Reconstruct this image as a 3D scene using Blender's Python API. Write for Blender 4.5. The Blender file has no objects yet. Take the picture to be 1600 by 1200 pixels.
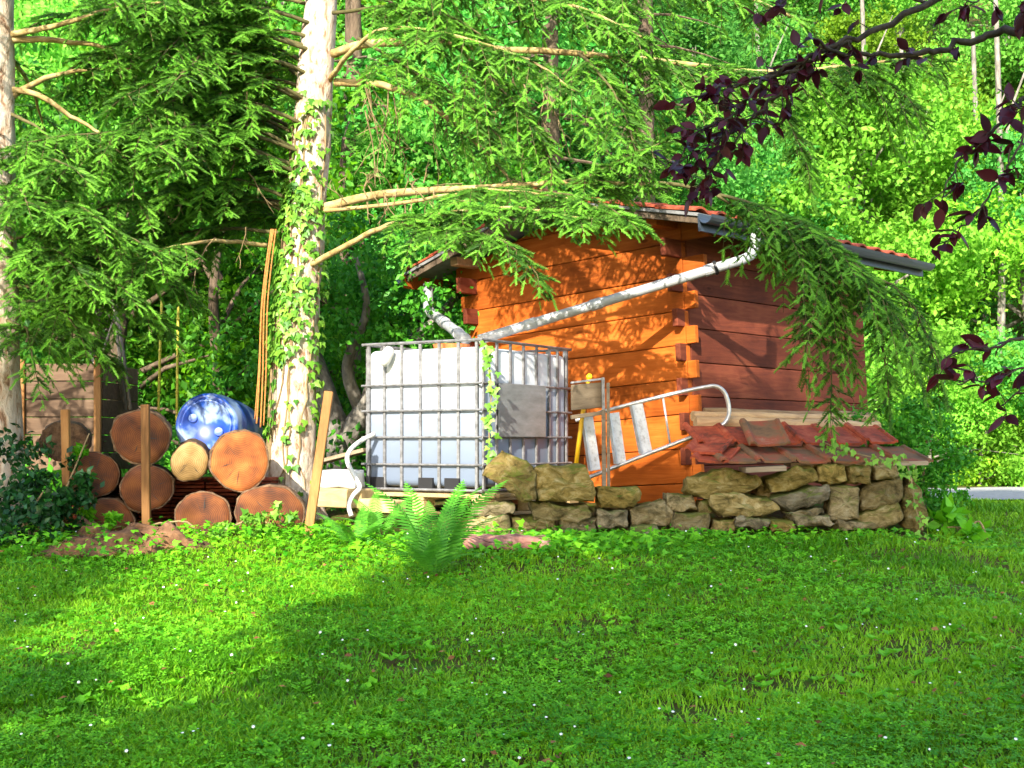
import bpy, math
import numpy as np
from mathutils import Vector, Matrix, noise

# ------------------------------------------------------------------ camera, world, sun, exposure
SC = bpy.context.scene
COL = SC.collection
F = 2100.0 / 1600.0            # focal length in picture widths
HOR = 690.0                    # picture row of the horizon (of 1200)
EYE = 1.6
cam_d = bpy.data.cameras.new('camera'); cam = bpy.data.objects.new('camera', cam_d); COL.objects.link(cam)
cam.location = (0, 0, EYE); cam.rotation_euler = (math.radians(90), 0, 0)
cam_d.sensor_width = 36; cam_d.lens = 36 * F; cam_d.shift_y = (HOR - 600) / 1600.0
cam_d.clip_start = 0.05; cam_d.clip_end = 2000
SC.camera = cam
SUN_AZ = (-0.27, -0.963)       # horizontal direction towards the sun
SUN_EL = math.radians(28)
W = bpy.data.worlds.new('World'); SC.world = W; W.use_nodes = True
nt = W.node_tree; nt.nodes.clear()
sky = nt.nodes.new('ShaderNodeTexSky'); sky.sky_type = 'NISHITA'; sky.sun_disc = False
sky.sun_elevation = SUN_EL; sky.sun_rotation = math.atan2(SUN_AZ[0], SUN_AZ[1])
sky.air_density = 1.0; sky.dust_density = 1.5; sky.ozone_density = 1.0
bg = nt.nodes.new('ShaderNodeBackground'); bg.inputs['Strength'].default_value = 0.15
wo = nt.nodes.new('ShaderNodeOutputWorld')
nt.links.new(sky.outputs[0], bg.inputs[0]); nt.links.new(bg.outputs[0], wo.inputs[0])
sd = bpy.data.lights.new('sun', 'SUN'); sd.energy = 3.1; sd.angle = math.radians(0.53); sd.color = (1.0, 0.93, 0.80)
so = bpy.data.objects.new('sun', sd); COL.objects.link(so); so.location = (-8, -14, 14)
to_sun = Vector((SUN_AZ[0] * math.cos(SUN_EL), SUN_AZ[1] * math.cos(SUN_EL), math.sin(SUN_EL)))
so.rotation_euler = to_sun.to_track_quat('Z', 'Y').to_euler()
SC.view_settings.view_transform = 'Standard'; SC.view_settings.look = 'None'
SC.view_settings.exposure = 2.08; SC.view_settings.gamma = 1.0
SC.render.engine = 'CYCLES'
SC.cycles.max_bounces = 6; SC.cycles.transparent_max_bounces = 4; SC.cycles.use_denoising = True

# ------------------------------------------------------------------ helpers
def P(px, py, Y):                                     # photograph pixel (1600 x 1200) at depth Y -> world point
    return np.array([(px - 800.0) * Y / 2100.0, Y, EYE + (HOR - py) * Y / 2100.0])
def M(px, Y): return px * Y / 2100.0                  # pixel length -> metres at depth Y
def rng(seed): return np.random.default_rng(seed)
def unit(v):
    v = np.asarray(v, float); n = np.linalg.norm(v, axis=-1, keepdims=True); return v / np.maximum(n, 1e-9)
def sstep(a, b, x):
    t = np.clip((np.asarray(x, float) - a) / (b - a), 0, 1); return t * t * (3 - 2 * t)

def gz(x, y):                                         # the height of the ground
    x = np.asarray(x, float); y = np.asarray(y, float)
    up = np.where(y < 0, 0.03 * y, 0.105 * y)
    k = 0.05
    z = -np.log(np.exp(-np.clip(up, -3, 6) / k) + math.exp(-1.0 / k)) * k
    z = np.where(y < 5, up, z)
    z = z + 0.10 * sstep(9.75, 10.2, y) * sstep(-0.9, -0.4, x) * (1 - sstep(3.0, 3.6, x)) * (1 - sstep(11, 14, y))
    z = z + 0.05 * np.sin(x * 1.3 + 0.7) * np.sin(y * 0.9) * sstep(2, 4, y) * (1 - sstep(8, 9, y))
    z = z - 0.12 * sstep(2.4, 3.6, x) * sstep(6, 8, y) * (1 - sstep(9, 12, y))
    start = 17 + 7 * sstep(1.0, 6.0, x)
    z = z + np.maximum(0, y - start) * 0.62 * sstep(0, 6, y - start)
    z = z - 0.0 * x
    return z

class MB:
    """collects pieces of one mesh"""
    def __init__(s): s.v = []; s.f = []
    def add(s, v, f):
        o = len(s.v); s.v += [tuple(map(float, p)) for p in v]; s.f += [tuple(i + o for i in q) for q in f]; return s
    def box(s, a, b):
        (x0, y0, z0), (x1, y1, z1) = a, b
        return s.add([(x0,y0,z0),(x1,y0,z0),(x1,y1,z0),(x0,y1,z0),(x0,y0,z1),(x1,y0,z1),(x1,y1,z1),(x0,y1,z1)],
                     [(0,3,2,1),(4,5,6,7),(0,1,5,4),(1,2,6,5),(2,3,7,6),(3,0,4,7)])
    def obox(s, c, ax, ay, az):                       # centre and three half-axes
        c, ax, ay, az = (np.asarray(q, float) for q in (c, ax, ay, az))
        pts = [c + i*ax + j*ay + k*az for k in (-1, 1) for (i, j) in ((-1,-1),(1,-1),(1,1),(-1,1))]
        f = [(0,3,2,1),(4,5,6,7),(0,1,5,4),(1,2,6,5),(2,3,7,6),(3,0,4,7)]
        if np.dot(np.cross(ax, ay), az) < 0: f = [q[::-1] for q in f]
        return s.add(pts, f)
    def bar(s, a, b, w, h, up=(0, 0, 1)):             # a rectangular bar from a to b
        a = np.asarray(a, float); b = np.asarray(b, float); d = unit(b - a)
        sx = np.cross(d, up)
        if np.linalg.norm(sx) < 1e-3: sx = np.cross(d, (0, 1, 0))
        sx = unit(sx); sz = np.cross(sx, d)
        return s.obox((a + b) / 2, (b - a) / 2, sx * w / 2, sz * h / 2)
    def tube(s, pts, r, n=8, caps=True):
        pts = np.asarray(pts, float); m = len(pts); r = np.broadcast_to(np.asarray(r, float), (m,))
        t = np.gradient(pts, axis=0); t = unit(t)
        ref = np.array([0, 0, 1.0]) if abs(t[0][2]) < 0.9 else np.array([0, 1.0, 0])
        u = unit(np.cross(t[0], ref)); vs = []
        for i in range(m):
            u = unit(u - t[i] * np.dot(u, t[i])); w = np.cross(t[i], u)
            for k in range(n):
                a = 2 * math.pi * k / n; vs.append(pts[i] + r[i] * (math.cos(a) * u + math.sin(a) * w))
        fs = [(i*n+k, i*n+(k+1)%n, (i+1)*n+(k+1)%n, (i+1)*n+k) for i in range(m-1) for k in range(n)]
        if caps: fs += [tuple(range(n))[::-1], tuple(range((m-1)*n, m*n))]
        return s.add(vs, fs)
    def lathe(s, prof, n=24, axis='z'):               # prof: (radius, height)
        vs = []; m = len(prof)
        for (r, h) in prof:
            for k in range(n):
                a = 2 * math.pi * k / n; vs.append((r * math.cos(a), r * math.sin(a), h))
        fs = [(i*n+k, i*n+(k+1)%n, (i+1)*n+(k+1)%n, (i+1)*n+k) for i in range(m-1) for k in range(n)]
        fs += [tuple(range(n))[::-1], tuple(range((m-1)*n, m*n))]
        return s.add(vs, fs)
    def mesh(s, name):
        me = bpy.data.meshes.new(name); me.from_pydata(s.v, [], s.f); me.update(); return me
    def build(s, name, mat, parent=None, smooth=False, bevel=0.0, seg=1):
        o = link(name, s.mesh(name), mat, parent)
        if smooth: o.data.polygons.foreach_set('use_smooth', [True] * len(o.data.polygons))
        if bevel:
            b = o.modifiers.new('bevel', 'BEVEL'); b.width = bevel; b.segments = seg; b.limit_method = 'ANGLE'; b.angle_limit = math.radians(35)
        return o
def link(name, me, mat, parent=None):
    o = bpy.data.objects.new(name, me); COL.objects.link(o)
    if mat and not me.materials: me.materials.append(mat)
    if parent: o.parent = parent
    return o
def tag(o, label=None, cat=None, group=None, kind=None):
    for k, v in (('label', label), ('category', cat), ('group', group), ('kind', kind)):
        if v: o[k] = v
    return o
def thing(name, label, cat, loc=(0, 0, 0), rz=0, group=None):
    o = bpy.data.objects.new(name, None); COL.objects.link(o); o.empty_display_size = 0.2
    o.location = tuple(map(float, loc)); o.rotation_euler = (0, 0, rz)
    return tag(o, label, cat, group)
def copy_tree(o, parent=None):
    c = o.copy(); COL.objects.link(c); c.parent = parent
    for ch in o.children: copy_tree(ch, c)
    return c

def np_mesh(name, V, T, tint=None, smooth=False):     # triangles or quads from arrays
    V = np.ascontiguousarray(V, dtype=np.float32); T = np.ascontiguousarray(T, dtype=np.int32)
    me = bpy.data.meshes.new(name); k = T.shape[1]
    me.vertices.add(len(V)); me.vertices.foreach_set('co', V.ravel())
    me.loops.add(T.size); me.loops.foreach_set('vertex_index', T.ravel())
    me.polygons.add(len(T)); me.polygons.foreach_set('loop_start', np.arange(0, T.size, k, dtype=np.int32))
    me.polygons.foreach_set('loop_total', np.full(len(T), k, dtype=np.int32))
    if smooth: me.polygons.foreach_set('use_smooth', np.ones(len(T), dtype=bool))
    if tint is not None:
        a = me.attributes.new('tint', 'FLOAT', 'POINT'); a.data.foreach_set('value', np.ascontiguousarray(tint, dtype=np.float32))
    me.update(calc_edges=True); return me
def frames(d, n):                                     # rotation matrices: x along d, z near n
    x = unit(d); y = np.cross(n, x); bad = np.linalg.norm(y, axis=1) < 1e-4
    y[bad] = np.cross(np.array([0.31, 0.9, 0.2]), x[bad]); y = unit(y); z = np.cross(x, y)
    return np.stack([x, y, z], axis=2)
def scatter(tV, tT, pos, rot, sc, tint):
    tV = np.asarray(tV, float); tT = np.asarray(tT, int); N = len(pos); n = len(tV)
    sc = np.asarray(sc, float)
    if sc.ndim == 1: sc = np.repeat(sc[:, None], 3, 1)
    V = np.einsum('nij,nkj->nki', rot, tV[None] * sc[:, None, :]) + np.asarray(pos)[:, None, :]
    T = tT[None] + (np.arange(N) * n)[:, None, None]
    return V.reshape(-1, 3), T.reshape(-1, tT.shape[1]), np.repeat(tint, n)
def join(parts):
    V = []; T = []; t = []; o = 0
    for (v, f, q) in parts: V.append(v); T.append(f + o); t.append(q); o += len(v)
    return np.concatenate(V), np.concatenate(T), np.concatenate(t)
LEAF4 = (np.array([(0,0,0),(.45,.30,.05),(1,0,-.06),(.45,-.30,.05)]), np.array([(0,2,1),(0,3,2)]))
IVY = (np.array([(0,0,0),(-.12,.30,.02),(.25,.55,-.05),(.40,.26,.04),(1,0,-.08),(.40,-.26,.04),(.25,-.55,-.05),(-.12,-.30,.02),(.3,0,.06)]),
       np.array([(8,0,1),(8,1,2),(8,2,3),(8,3,4),(8,4,5),(8,5,6),(8,6,7),(8,7,0)])[:, ::-1])
CLOVER = (np.array([p for a in (0, 2.1, 4.2) for p in [(0,0,0)] + [(r*math.cos(a+d), r*math.sin(a+d), z) for (r, d, z) in ((.8,-.5,.06),(1.0,0,-.02),(.8,.5,.06))]]),
          np.array([(4*i, 4*i+k, 4*i+k+1) for i in range(3) for k in (1, 2)]))

# ------------------------------------------------------------------ materials
def mat_new(name):
    m = bpy.data.materials.new(name); m.use_nodes = True; n = m.node_tree; n.nodes.clear()
    o = n.nodes.new('ShaderNodeOutputMaterial'); b = n.nodes.new('ShaderNodeBsdfPrincipled'); n.links.new(b.outputs[0], o.inputs[0])
    return m, n, b, o
def node(n, t, **kw):
    d = n.nodes.new(t)
    for k, v in kw.items():
        if k.startswith('i_'): d.inputs[k[2:].replace('_', ' ')].default_value = v
        else: setattr(d, k, v)
    return d
def c4(c): return (c[0], c[1], c[2], 1)
def ramp(n, fac, stops):
    r = n.nodes.new('ShaderNodeValToRGB'); e = r.color_ramp.elements
    e[0].position = stops[0][0]; e[0].color = c4(stops[0][1]); e[1].position = stops[-1][0]; e[1].color = c4(stops[-1][1])
    for p, c in stops[1:-1]: q = e.new(p); q.color = c4(c)
    n.links.new(fac, r.inputs[0]); return r.outputs[0]
def coords(n, scale=(1, 1, 1), kind='Object', rand=0.0):
    t = n.nodes.new('ShaderNodeTexCoord'); mp = n.nodes.new('ShaderNodeMapping'); mp.inputs['Scale'].default_value = scale
    n.links.new(t.outputs[kind], mp.inputs[0])
    if rand:
        oi = n.nodes.new('ShaderNodeObjectInfo'); mu = node(n, 'ShaderNodeMath', operation='MULTIPLY'); mu.inputs[1].default_value = rand
        n.links.new(oi.outputs['Random'], mu.inputs[0]); n.links.new(mu.outputs[0], mp.inputs['Location'])
    return mp.outputs[0]
def bump(n, b, h, strength, dist=0.01):
    u = n.nodes.new('ShaderNodeBump'); u.inputs['Strength'].default_value = strength; u.inputs['Distance'].default_value = dist
    n.links.new(h, u.inputs['Height']); n.links.new(u.outputs[0], b.inputs['Normal'])
def mat_noise(name, stops, scale=(6, 6, 6), rough=0.8, nscale=1.0, detail=8, bmp=0.3, dist=0.01, metal=0.0, rand=7.0, kind='Object', spec=0.3, dis=0.0):
    m, n, b, o = mat_new(name); c = coords(n, scale, kind, rand)
    t = node(n, 'ShaderNodeTexNoise'); t.inputs['Scale'].default_value = nscale; t.inputs['Detail'].default_value = detail
    t.inputs['Roughness'].default_value = 0.65; t.inputs['Distortion'].default_value = dis
    n.links.new(c, t.inputs['Vector'])
    n.links.new(ramp(n, t.outputs[0], stops), b.inputs['Base Color'])
    b.inputs['Roughness'].default_value = rough; b.inputs['Metallic'].default_value = metal; b.inputs['Specular IOR Level'].default_value = spec
    if bmp: bump(n, b, t.outputs[0], bmp, dist)
    return m
def mat_leaf(name, a, b_, trans=0.35, rough=0.5, spec=0.25, var=0.0):
    m, n, b, o = mat_new(name)
    at = node(n, 'ShaderNodeAttribute', attribute_name='tint'); col = ramp(n, at.outputs['Fac'], [(0, a), (1, b_)])
    if var:                                           # each tree its own green
        oi = n.nodes.new('ShaderNodeObjectInfo'); hs = n.nodes.new('ShaderNodeHueSaturation')
        for sock, lo, hi in (('Hue', 0.5 - 0.035 * var, 0.5 + 0.03 * var), ('Value', 1 - 0.5 * var, 1 + 0.25 * var), ('Saturation', 1.05, 1 - 0.08 * var)):
            mr = n.nodes.new('ShaderNodeMapRange'); mr.inputs['To Min'].default_value = lo; mr.inputs['To Max'].default_value = hi
            if sock == 'Value':
                fr = node(n, 'ShaderNodeMath', operation='MULTIPLY'); fr.inputs[1].default_value = 7.31; n.links.new(oi.outputs['Random'], fr.inputs[0]); f2 = node(n, 'ShaderNodeMath', operation='FRACT'); n.links.new(fr.outputs[0], f2.inputs[0]); n.links.new(f2.outputs[0], mr.inputs['Value'])
            else: n.links.new(oi.outputs['Random'], mr.inputs['Value'])
            n.links.new(mr.outputs[0], hs.inputs[sock])
        n.links.new(col, hs.inputs['Color']); col = hs.outputs[0]
    n.links.new(col, b.inputs['Base Color']); b.inputs['Roughness'].default_value = rough; b.inputs['Specular IOR Level'].default_value = spec
    tr = n.nodes.new('ShaderNodeBsdfTranslucent'); n.links.new(col, tr.inputs[0])
    mx = n.nodes.new('ShaderNodeMixShader'); mx.inputs[0].default_value = trans
    n.links.new(b.outputs[0], mx.inputs[1]); n.links.new(tr.outputs[0], mx.inputs[2]); n.links.new(mx.outputs[0], o.inputs[0])
    return m
def mat_wood(name, dark, mid, light, axis=0, rough=0.6, scale=1.0, knots=True, spec=0.3):
    m, n, b, o = mat_new(name); s = [14 * scale] * 3; s[axis] = 1.1 * scale
    c = coords(n, s, 'Object', 13.0)
    t = node(n, 'ShaderNodeTexNoise'); t.inputs['Scale'].default_value = 1.6; t.inputs['Detail'].default_value = 9; t.inputs['Roughness'].default_value = 0.7; t.inputs['Distortion'].default_value = 1.2
    n.links.new(c, t.inputs['Vector'])
    c2 = coords(n, (2.2, 2.2, 2.2), 'Object', 5.0)
    t2 = node(n, 'ShaderNodeTexNoise'); t2.inputs['Scale'].default_value = 1.0; t2.inputs['Detail'].default_value = 3; n.links.new(c2, t2.inputs['Vector'])
    mx = node(n, 'ShaderNodeMath', operation='MULTIPLY_ADD'); mx.inputs[1].default_value = 0.45; n.links.new(t2.outputs[0], mx.inputs[0])
    m3 = node(n, 'ShaderNodeMath', operation='MULTIPLY'); m3.inputs[1].default_value = 0.6; n.links.new(t.outputs[0], m3.inputs[0]); n.links.new(m3.outputs[0], mx.inputs[2])
    base = ramp(n, mx.outputs[0], [(0.30, dark), (0.52, mid), (0.72, light)])
    if knots:
        ks = [5.0 * scale] * 3; ks[axis] = 2.0 * scale; vo = node(n, 'ShaderNodeTexVoronoi'); vo.inputs['Scale'].default_value = 1.0; n.links.new(coords(n, ks, 'Object', 11.0), vo.inputs['Vector'])
        kr = ramp(n, vo.outputs['Distance'], [(0.0, (0.25, 0.2, 0.18)), (0.06, (0.4, 0.36, 0.34)), (0.10, (1.0, 1.0, 1.0)), (0.16, (0.8, 0.78, 0.76)), (0.20, (1.0, 1.0, 1.0))])
        mm = node(n, 'ShaderNodeMixRGB', blend_type='MULTIPLY'); mm.inputs[0].default_value = 0.85; n.links.new(base, mm.inputs[1]); n.links.new(kr, mm.inputs[2]); base = mm.outputs[0]
    oi = n.nodes.new('ShaderNodeObjectInfo'); hs = n.nodes.new('ShaderNodeHueSaturation'); mr = n.nodes.new('ShaderNodeMapRange'); mr.inputs['To Min'].default_value = 0.72; mr.inputs['To Max'].default_value = 1.22
    n.links.new(oi.outputs['Random'], mr.inputs['Value']); n.links.new(mr.outputs[0], hs.inputs['Value']); n.links.new(base, hs.inputs['Color']); base = hs.outputs[0]
    n.links.new(base, b.inputs['Base Color'])
    b.inputs['Roughness'].default_value = rough; b.inputs['Specular IOR Level'].default_value = spec; bump(n, b, t.outputs[0], 0.35, 0.004); return m

MT = {}
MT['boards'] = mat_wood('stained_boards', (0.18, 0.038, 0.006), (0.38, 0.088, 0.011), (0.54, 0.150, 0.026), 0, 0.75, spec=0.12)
MT['boards_v_shaded'] = mat_wood('stained_side_boards_shaded', (0.070, 0.020, 0.014), (0.165, 0.040, 0.020), (0.27, 0.074, 0.034), 1, 0.75, spec=0.12)  # same stain toned darker: the side wall's shade is put into the colour
MT['grey_wood'] = mat_wood('weathered_wood', (0.09, 0.06, 0.035), (0.20, 0.15, 0.095), (0.32, 0.26, 0.18), 0, 0.8)
MT['bin_wood'] = mat_wood('bin_planks', (0.055, 0.032, 0.018), (0.13, 0.080, 0.048), (0.23, 0.15, 0.095), 0, 0.85)
MT['stake'] = mat_wood('stake_wood', (0.10, 0.042, 0.010), (0.21, 0.095, 0.026), (0.31, 0.16, 0.05), 2, 0.75)
MT['pallet'] = mat_wood('pallet_wood', (0.22, 0.15, 0.07), (0.46, 0.33, 0.15), (0.62, 0.48, 0.25), 0, 0.8)
MT['pole'] = mat_wood('pole_wood', (0.20, 0.12, 0.06), (0.42, 0.27, 0.14), (0.60, 0.42, 0.22), 0, 0.8)
MT['tile'] = mat_noise('clay_tile', [(0.32, (0.09, 0.030, 0.016)), (0.50, (0.32, 0.055, 0.022)), (0.72, (0.46, 0.13, 0.06))], (5, 5, 5), 0.75, 1.6, 6, 0.3, 0.006)
MT['tile_old'] = mat_noise('mossy_clay_tile', [(0.30, (0.08, 0.05, 0.028)), (0.46, (0.17, 0.095, 0.045)), (0.60, (0.27, 0.065, 0.032)), (0.78, (0.28, 0.24, 0.15))], (4, 4, 4), 0.85, 1.5, 8, 0.5, 0.008)
def mat_stone():
    m, n, b, o = mat_new('lime_stone'); c = coords(n, (5, 5, 8), 'Object', 17.0)
    t = node(n, 'ShaderNodeTexNoise'); t.inputs['Scale'].default_value = 1.6; t.inputs['Detail'].default_value = 15; t.inputs['Roughness'].default_value = 0.72; t.inputs['Distortion'].default_value = 0.6; n.links.new(c, t.inputs['Vector'])
    col = ramp(n, t.outputs[0], [(0.28, (0.030, 0.024, 0.010)), (0.40, (0.11, 0.085, 0.034)), (0.52, (0.25, 0.19, 0.085)), (0.66, (0.38, 0.32, 0.18)), (0.82, (0.52, 0.48, 0.35))])
    oi = n.nodes.new('ShaderNodeObjectInfo'); hs = n.nodes.new('ShaderNodeHueSaturation')
    for k, (sock, lo, hi) in enumerate((('Value', 0.65, 1.35), ('Saturation', 0.7, 1.25))):
        mu = node(n, 'ShaderNodeMath', operation='MULTIPLY'); mu.inputs[1].default_value = 1.0 + 5.7 * k; fr = node(n, 'ShaderNodeMath', operation='FRACT'); n.links.new(oi.outputs['Random'], mu.inputs[0]); n.links.new(mu.outputs[0], fr.inputs[0])
        mr = n.nodes.new('ShaderNodeMapRange'); mr.inputs['To Min'].default_value = lo; mr.inputs['To Max'].default_value = hi; n.links.new(fr.outputs[0], mr.inputs['Value']); n.links.new(mr.outputs[0], hs.inputs[sock])
    n.links.new(col, hs.inputs['Color'])
    ge = n.nodes.new('ShaderNodeNewGeometry'); sp = n.nodes.new('ShaderNodeSeparateXYZ'); n.links.new(ge.outputs['Normal'], sp.inputs[0])   # moss grows on the upper faces
    t2 = node(n, 'ShaderNodeTexNoise'); t2.inputs['Scale'].default_value = 0.9; t2.inputs['Detail'].default_value = 6; n.links.new(c, t2.inputs['Vector'])
    ad = node(n, 'ShaderNodeMath', operation='MULTIPLY_ADD'); ad.inputs[1].default_value = 0.35; n.links.new(sp.outputs[2], ad.inputs[0]); n.links.new(t2.outputs[0], ad.inputs[2])
    ms = ramp(n, ad.outputs[0], [(0.64, (0, 0, 0)), (0.82, (0.75, 0.75, 0.75))]); mx = node(n, 'ShaderNodeMixRGB'); n.links.new(ms, mx.inputs[0]); n.links.new(hs.outputs[0], mx.inputs[1]); mx.inputs[2].default_value = (0.10, 0.13, 0.012, 1)
    n.links.new(mx.outputs[0], b.inputs['Base Color']); b.inputs['Roughness'].default_value = 0.95; b.inputs['Specular IOR Level'].default_value = 0.15
    bump(n, b, t.outputs[0], 1.0, 0.05); return m
MT['stone'] = mat_stone()
MT['stone_pink'] = mat_noise('red_slab', [(0.3, (0.12, 0.05, 0.035)), (0.55, (0.32, 0.15, 0.11)), (0.75, (0.45, 0.28, 0.22))], (9, 9, 9), 0.9, 1.5, 10, 0.6, 0.02)
MT['bark'] = mat_noise('spruce_bark', [(0.28, (0.10, 0.050, 0.025)), (0.37, (0.28, 0.16, 0.09)), (0.44, (0.48, 0.36, 0.25)), (0.56, (0.60, 0.51, 0.40)), (0.8, (0.66, 0.60, 0.50))], (11, 11, 5), 0.9, 1.6, 10, 1.0, 0.03, dis=0.5)
MT['bark_dark'] = mat_noise('dark_bark', [(0.3, (0.03, 0.02, 0.012)), (0.55, (0.12, 0.085, 0.055)), (0.75, (0.24, 0.19, 0.13))], (8, 8, 2.5), 0.95, 1.6, 10, 1.0, 0.03)
MT['bark_grey'] = mat_noise('grey_bark', [(0.3, (0.06, 0.055, 0.045)), (0.55, (0.20, 0.18, 0.15)), (0.75, (0.38, 0.35, 0.30))], (8, 8, 3), 0.95, 1.6, 10, 0.9, 0.03)
MT['branch'] = mat_noise('branch_bark', [(0.3, (0.16, 0.10, 0.035)), (0.5, (0.36, 0.26, 0.10)), (0.75, (0.55, 0.45, 0.24))], (7, 7, 7), 0.9, 1.5, 8, 0.6, 0.01)
MT['twig'] = mat_noise('dead_twig', [(0.3, (0.14, 0.09, 0.04)), (0.7, (0.32, 0.24, 0.12))], (7, 7, 7), 0.9, 1.5, 4, 0.0)
MT['plum_bark'] = mat_noise('plum_bark', [(0.3, (0.02, 0.016, 0.012)), (0.6, (0.09, 0.075, 0.055)), (0.8, (0.17, 0.16, 0.11))], (14, 14, 14), 0.9, 1.5, 6, 0.6, 0.01)
MT['log_bark'] = mat_noise('log_bark', [(0.3, (0.05, 0.03, 0.018)), (0.55, (0.17, 0.10, 0.055)), (0.8, (0.30, 0.20, 0.12))], (10, 10, 3), 0.95, 1.6, 10, 1.0, 0.03)
MT['needles'] = mat_leaf('spruce_needles', (0.012, 0.055, 0.006), (0.22, 0.54, 0.045), 0.32, 0.6)
MT['decid'] = mat_leaf('bright_leaves', (0.075, 0.32, 0.014), (0.26, 0.64, 0.065), 0.45, 0.6, 0.2, 1.0)
MT['apple'] = mat_leaf('apple_leaves', (0.028, 0.19, 0.010), (0.12, 0.44, 0.030), 0.35, 0.45)
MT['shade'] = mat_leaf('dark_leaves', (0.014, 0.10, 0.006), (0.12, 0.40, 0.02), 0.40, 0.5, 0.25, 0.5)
MT['ivy'] = mat_leaf('ivy_leaves', (0.035, 0.16, 0.010), (0.24, 0.48, 0.05), 0.30, 0.4)
MT['plum'] = mat_leaf('plum_leaves', (0.030, 0.005, 0.010), (0.13, 0.016, 0.030), 0.35, 0.4, 0.4)
MT['grass'] = mat_leaf('grass_blades', (0.075, 0.26, 0.004), (0.32, 0.62, 0.02), 0.40, 0.5)
MT['clover'] = mat_leaf('clover_leaves', (0.040, 0.25, 0.005), (0.22, 0.62, 0.018), 0.35, 0.5)
MT['fern'] = mat_leaf('fern_fronds', (0.024, 0.17, 0.008), (0.12, 0.40, 0.03), 0.35, 0.5)
MT['holly'] = mat_leaf('holly_leaves', (0.005, 0.028, 0.006), (0.018, 0.10, 0.014), 0.15, 0.4, 0.3)
def solid(name, c, rough=0.6, metal=0.0, spec=0.4):
    m, n, b, o = mat_new(name); b.inputs['Base Color'].default_value = c4(c); b.inputs['Roughness'].default_value = rough
    b.inputs['Metallic'].default_value = metal; b.inputs['Specular IOR Level'].default_value = spec; return m
MT['petal'] = solid('daisy_petal', (0.8, 0.8, 0.78))
MT['zinc'] = mat_noise('zinc_pipe', [(0.3, (0.36, 0.37, 0.38)), (0.7, (0.46, 0.47, 0.48))], (3, 3, 3), 0.5, 2, 5, 0.05, metal=0.25)
MT['steel'] = mat_noise('galvanised_steel', [(0.3, (0.12, 0.115, 0.11)), (0.55, (0.24, 0.24, 0.245)), (0.8, (0.34, 0.34, 0.35))], (12, 12, 12), 0.5, 2, 6, 0.05, metal=0.5)
MT['alu'] = mat_noise('aluminium', [(0.3, (0.50, 0.50, 0.50)), (0.7, (0.74, 0.74, 0.73))], (10, 10, 10), 0.42, 2, 6, 0.05, metal=0.55)
MT['tread'] = mat_noise('ladder_tread', [(0.28, (0.42, 0.38, 0.34)), (0.5, (0.74, 0.73, 0.71)), (0.75, (0.82, 0.82, 0.80))], (14, 14, 14), 0.6, 2, 8, 0.05)
MT['plate'] = mat_noise('metal_plate', [(0.3, (0.16, 0.17, 0.165)), (0.6, (0.24, 0.25, 0.25)), (0.8, (0.34, 0.35, 0.36))], (3, 3, 9), 0.38, 2, 8, 0.05, metal=0.25)
MT['dark'] = solid('black_plastic_and_gaps', (0.015, 0.015, 0.017), 0.5)
MT['gutter'] = solid('dark_gutter', (0.03, 0.04, 0.055), 0.35)
MT['yellow'] = solid('yellow_paint', (0.75, 0.42, 0.01), 0.5)
MT['white'] = mat_noise('white_plastic', [(0.3, (0.45, 0.45, 0.42)), (0.7, (0.62, 0.62, 0.60))], (5, 5, 5), 0.5, 2, 5, 0.1)
MT['felt'] = mat_noise('grey_underlay', [(0.3, (0.12, 0.12, 0.12)), (0.7, (0.22, 0.22, 0.22))], (5, 5, 5), 0.9, 2, 4, 0.0)
MT['cane'] = solid('yellow_cane', (0.55, 0.50, 0.06), 0.6)
MT['rope'] = mat_noise('brown_rope', [(0.3, (0.25, 0.09, 0.02)), (0.7, (0.48, 0.22, 0.06))], (30, 30, 30), 0.9, 2, 4, 0.2)
MT['rust'] = mat_noise('orange_plastic', [(0.3, (0.45, 0.10, 0.03)), (0.7, (0.65, 0.20, 0.06))], (8, 8, 8), 0.6, 2, 4, 0.0)
def mat_tank():                                       # milky plastic; bluish grey below, turning near white towards the top
    m, n, b, o = mat_new('tank_plastic'); c = coords(n, (1.5, 1.5, 5), 'Object')
    t = node(n, 'ShaderNodeTexNoise'); t.inputs['Scale'].default_value = 1.5; t.inputs['Detail'].default_value = 7; n.links.new(c, t.inputs['Vector'])
    tc = n.nodes.new('ShaderNodeTexCoord'); sp = n.nodes.new('ShaderNodeSeparateXYZ'); n.links.new(tc.outputs['Object'], sp.inputs[0])
    ad = node(n, 'ShaderNodeMath', operation='MULTIPLY_ADD'); ad.inputs[1].default_value = 0.22; n.links.new(t.outputs[0], ad.inputs[0]); n.links.new(sp.outputs[2], ad.inputs[2])
    n.links.new(ramp(n, ad.outputs[0], [(0.22, (0.13, 0.165, 0.23)), (0.60, (0.19, 0.23, 0.30)), (0.86, (0.31, 0.35, 0.42)), (0.98, (0.66, 0.68, 0.70))]), b.inputs['Base Color'])
    b.inputs['Roughness'].default_value = 0.42; return m
MT['tank'] = mat_tank()
def mat_blue():
    m, n, b, o = mat_new('blue_barrel_plastic'); c = coords(n, (3, 3, 3), 'Object')
    t = node(n, 'ShaderNodeTexNoise'); t.inputs['Scale'].default_value = 1.5; t.inputs['Detail'].default_value = 8; n.links.new(c, t.inputs['Vector'])
    n.links.new(ramp(n, t.outputs[0], [(0.36, (0.006, 0.028, 0.22)), (0.50, (0.015, 0.07, 0.36)), (0.60, (0.24, 0.34, 0.54))]), b.inputs['Base Color'])  # palest stop paints the sun dapples on the barrel into its colour
    b.inputs['Roughness'].default_value = 0.38; return m
MT['blue'] = mat_blue()
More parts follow.
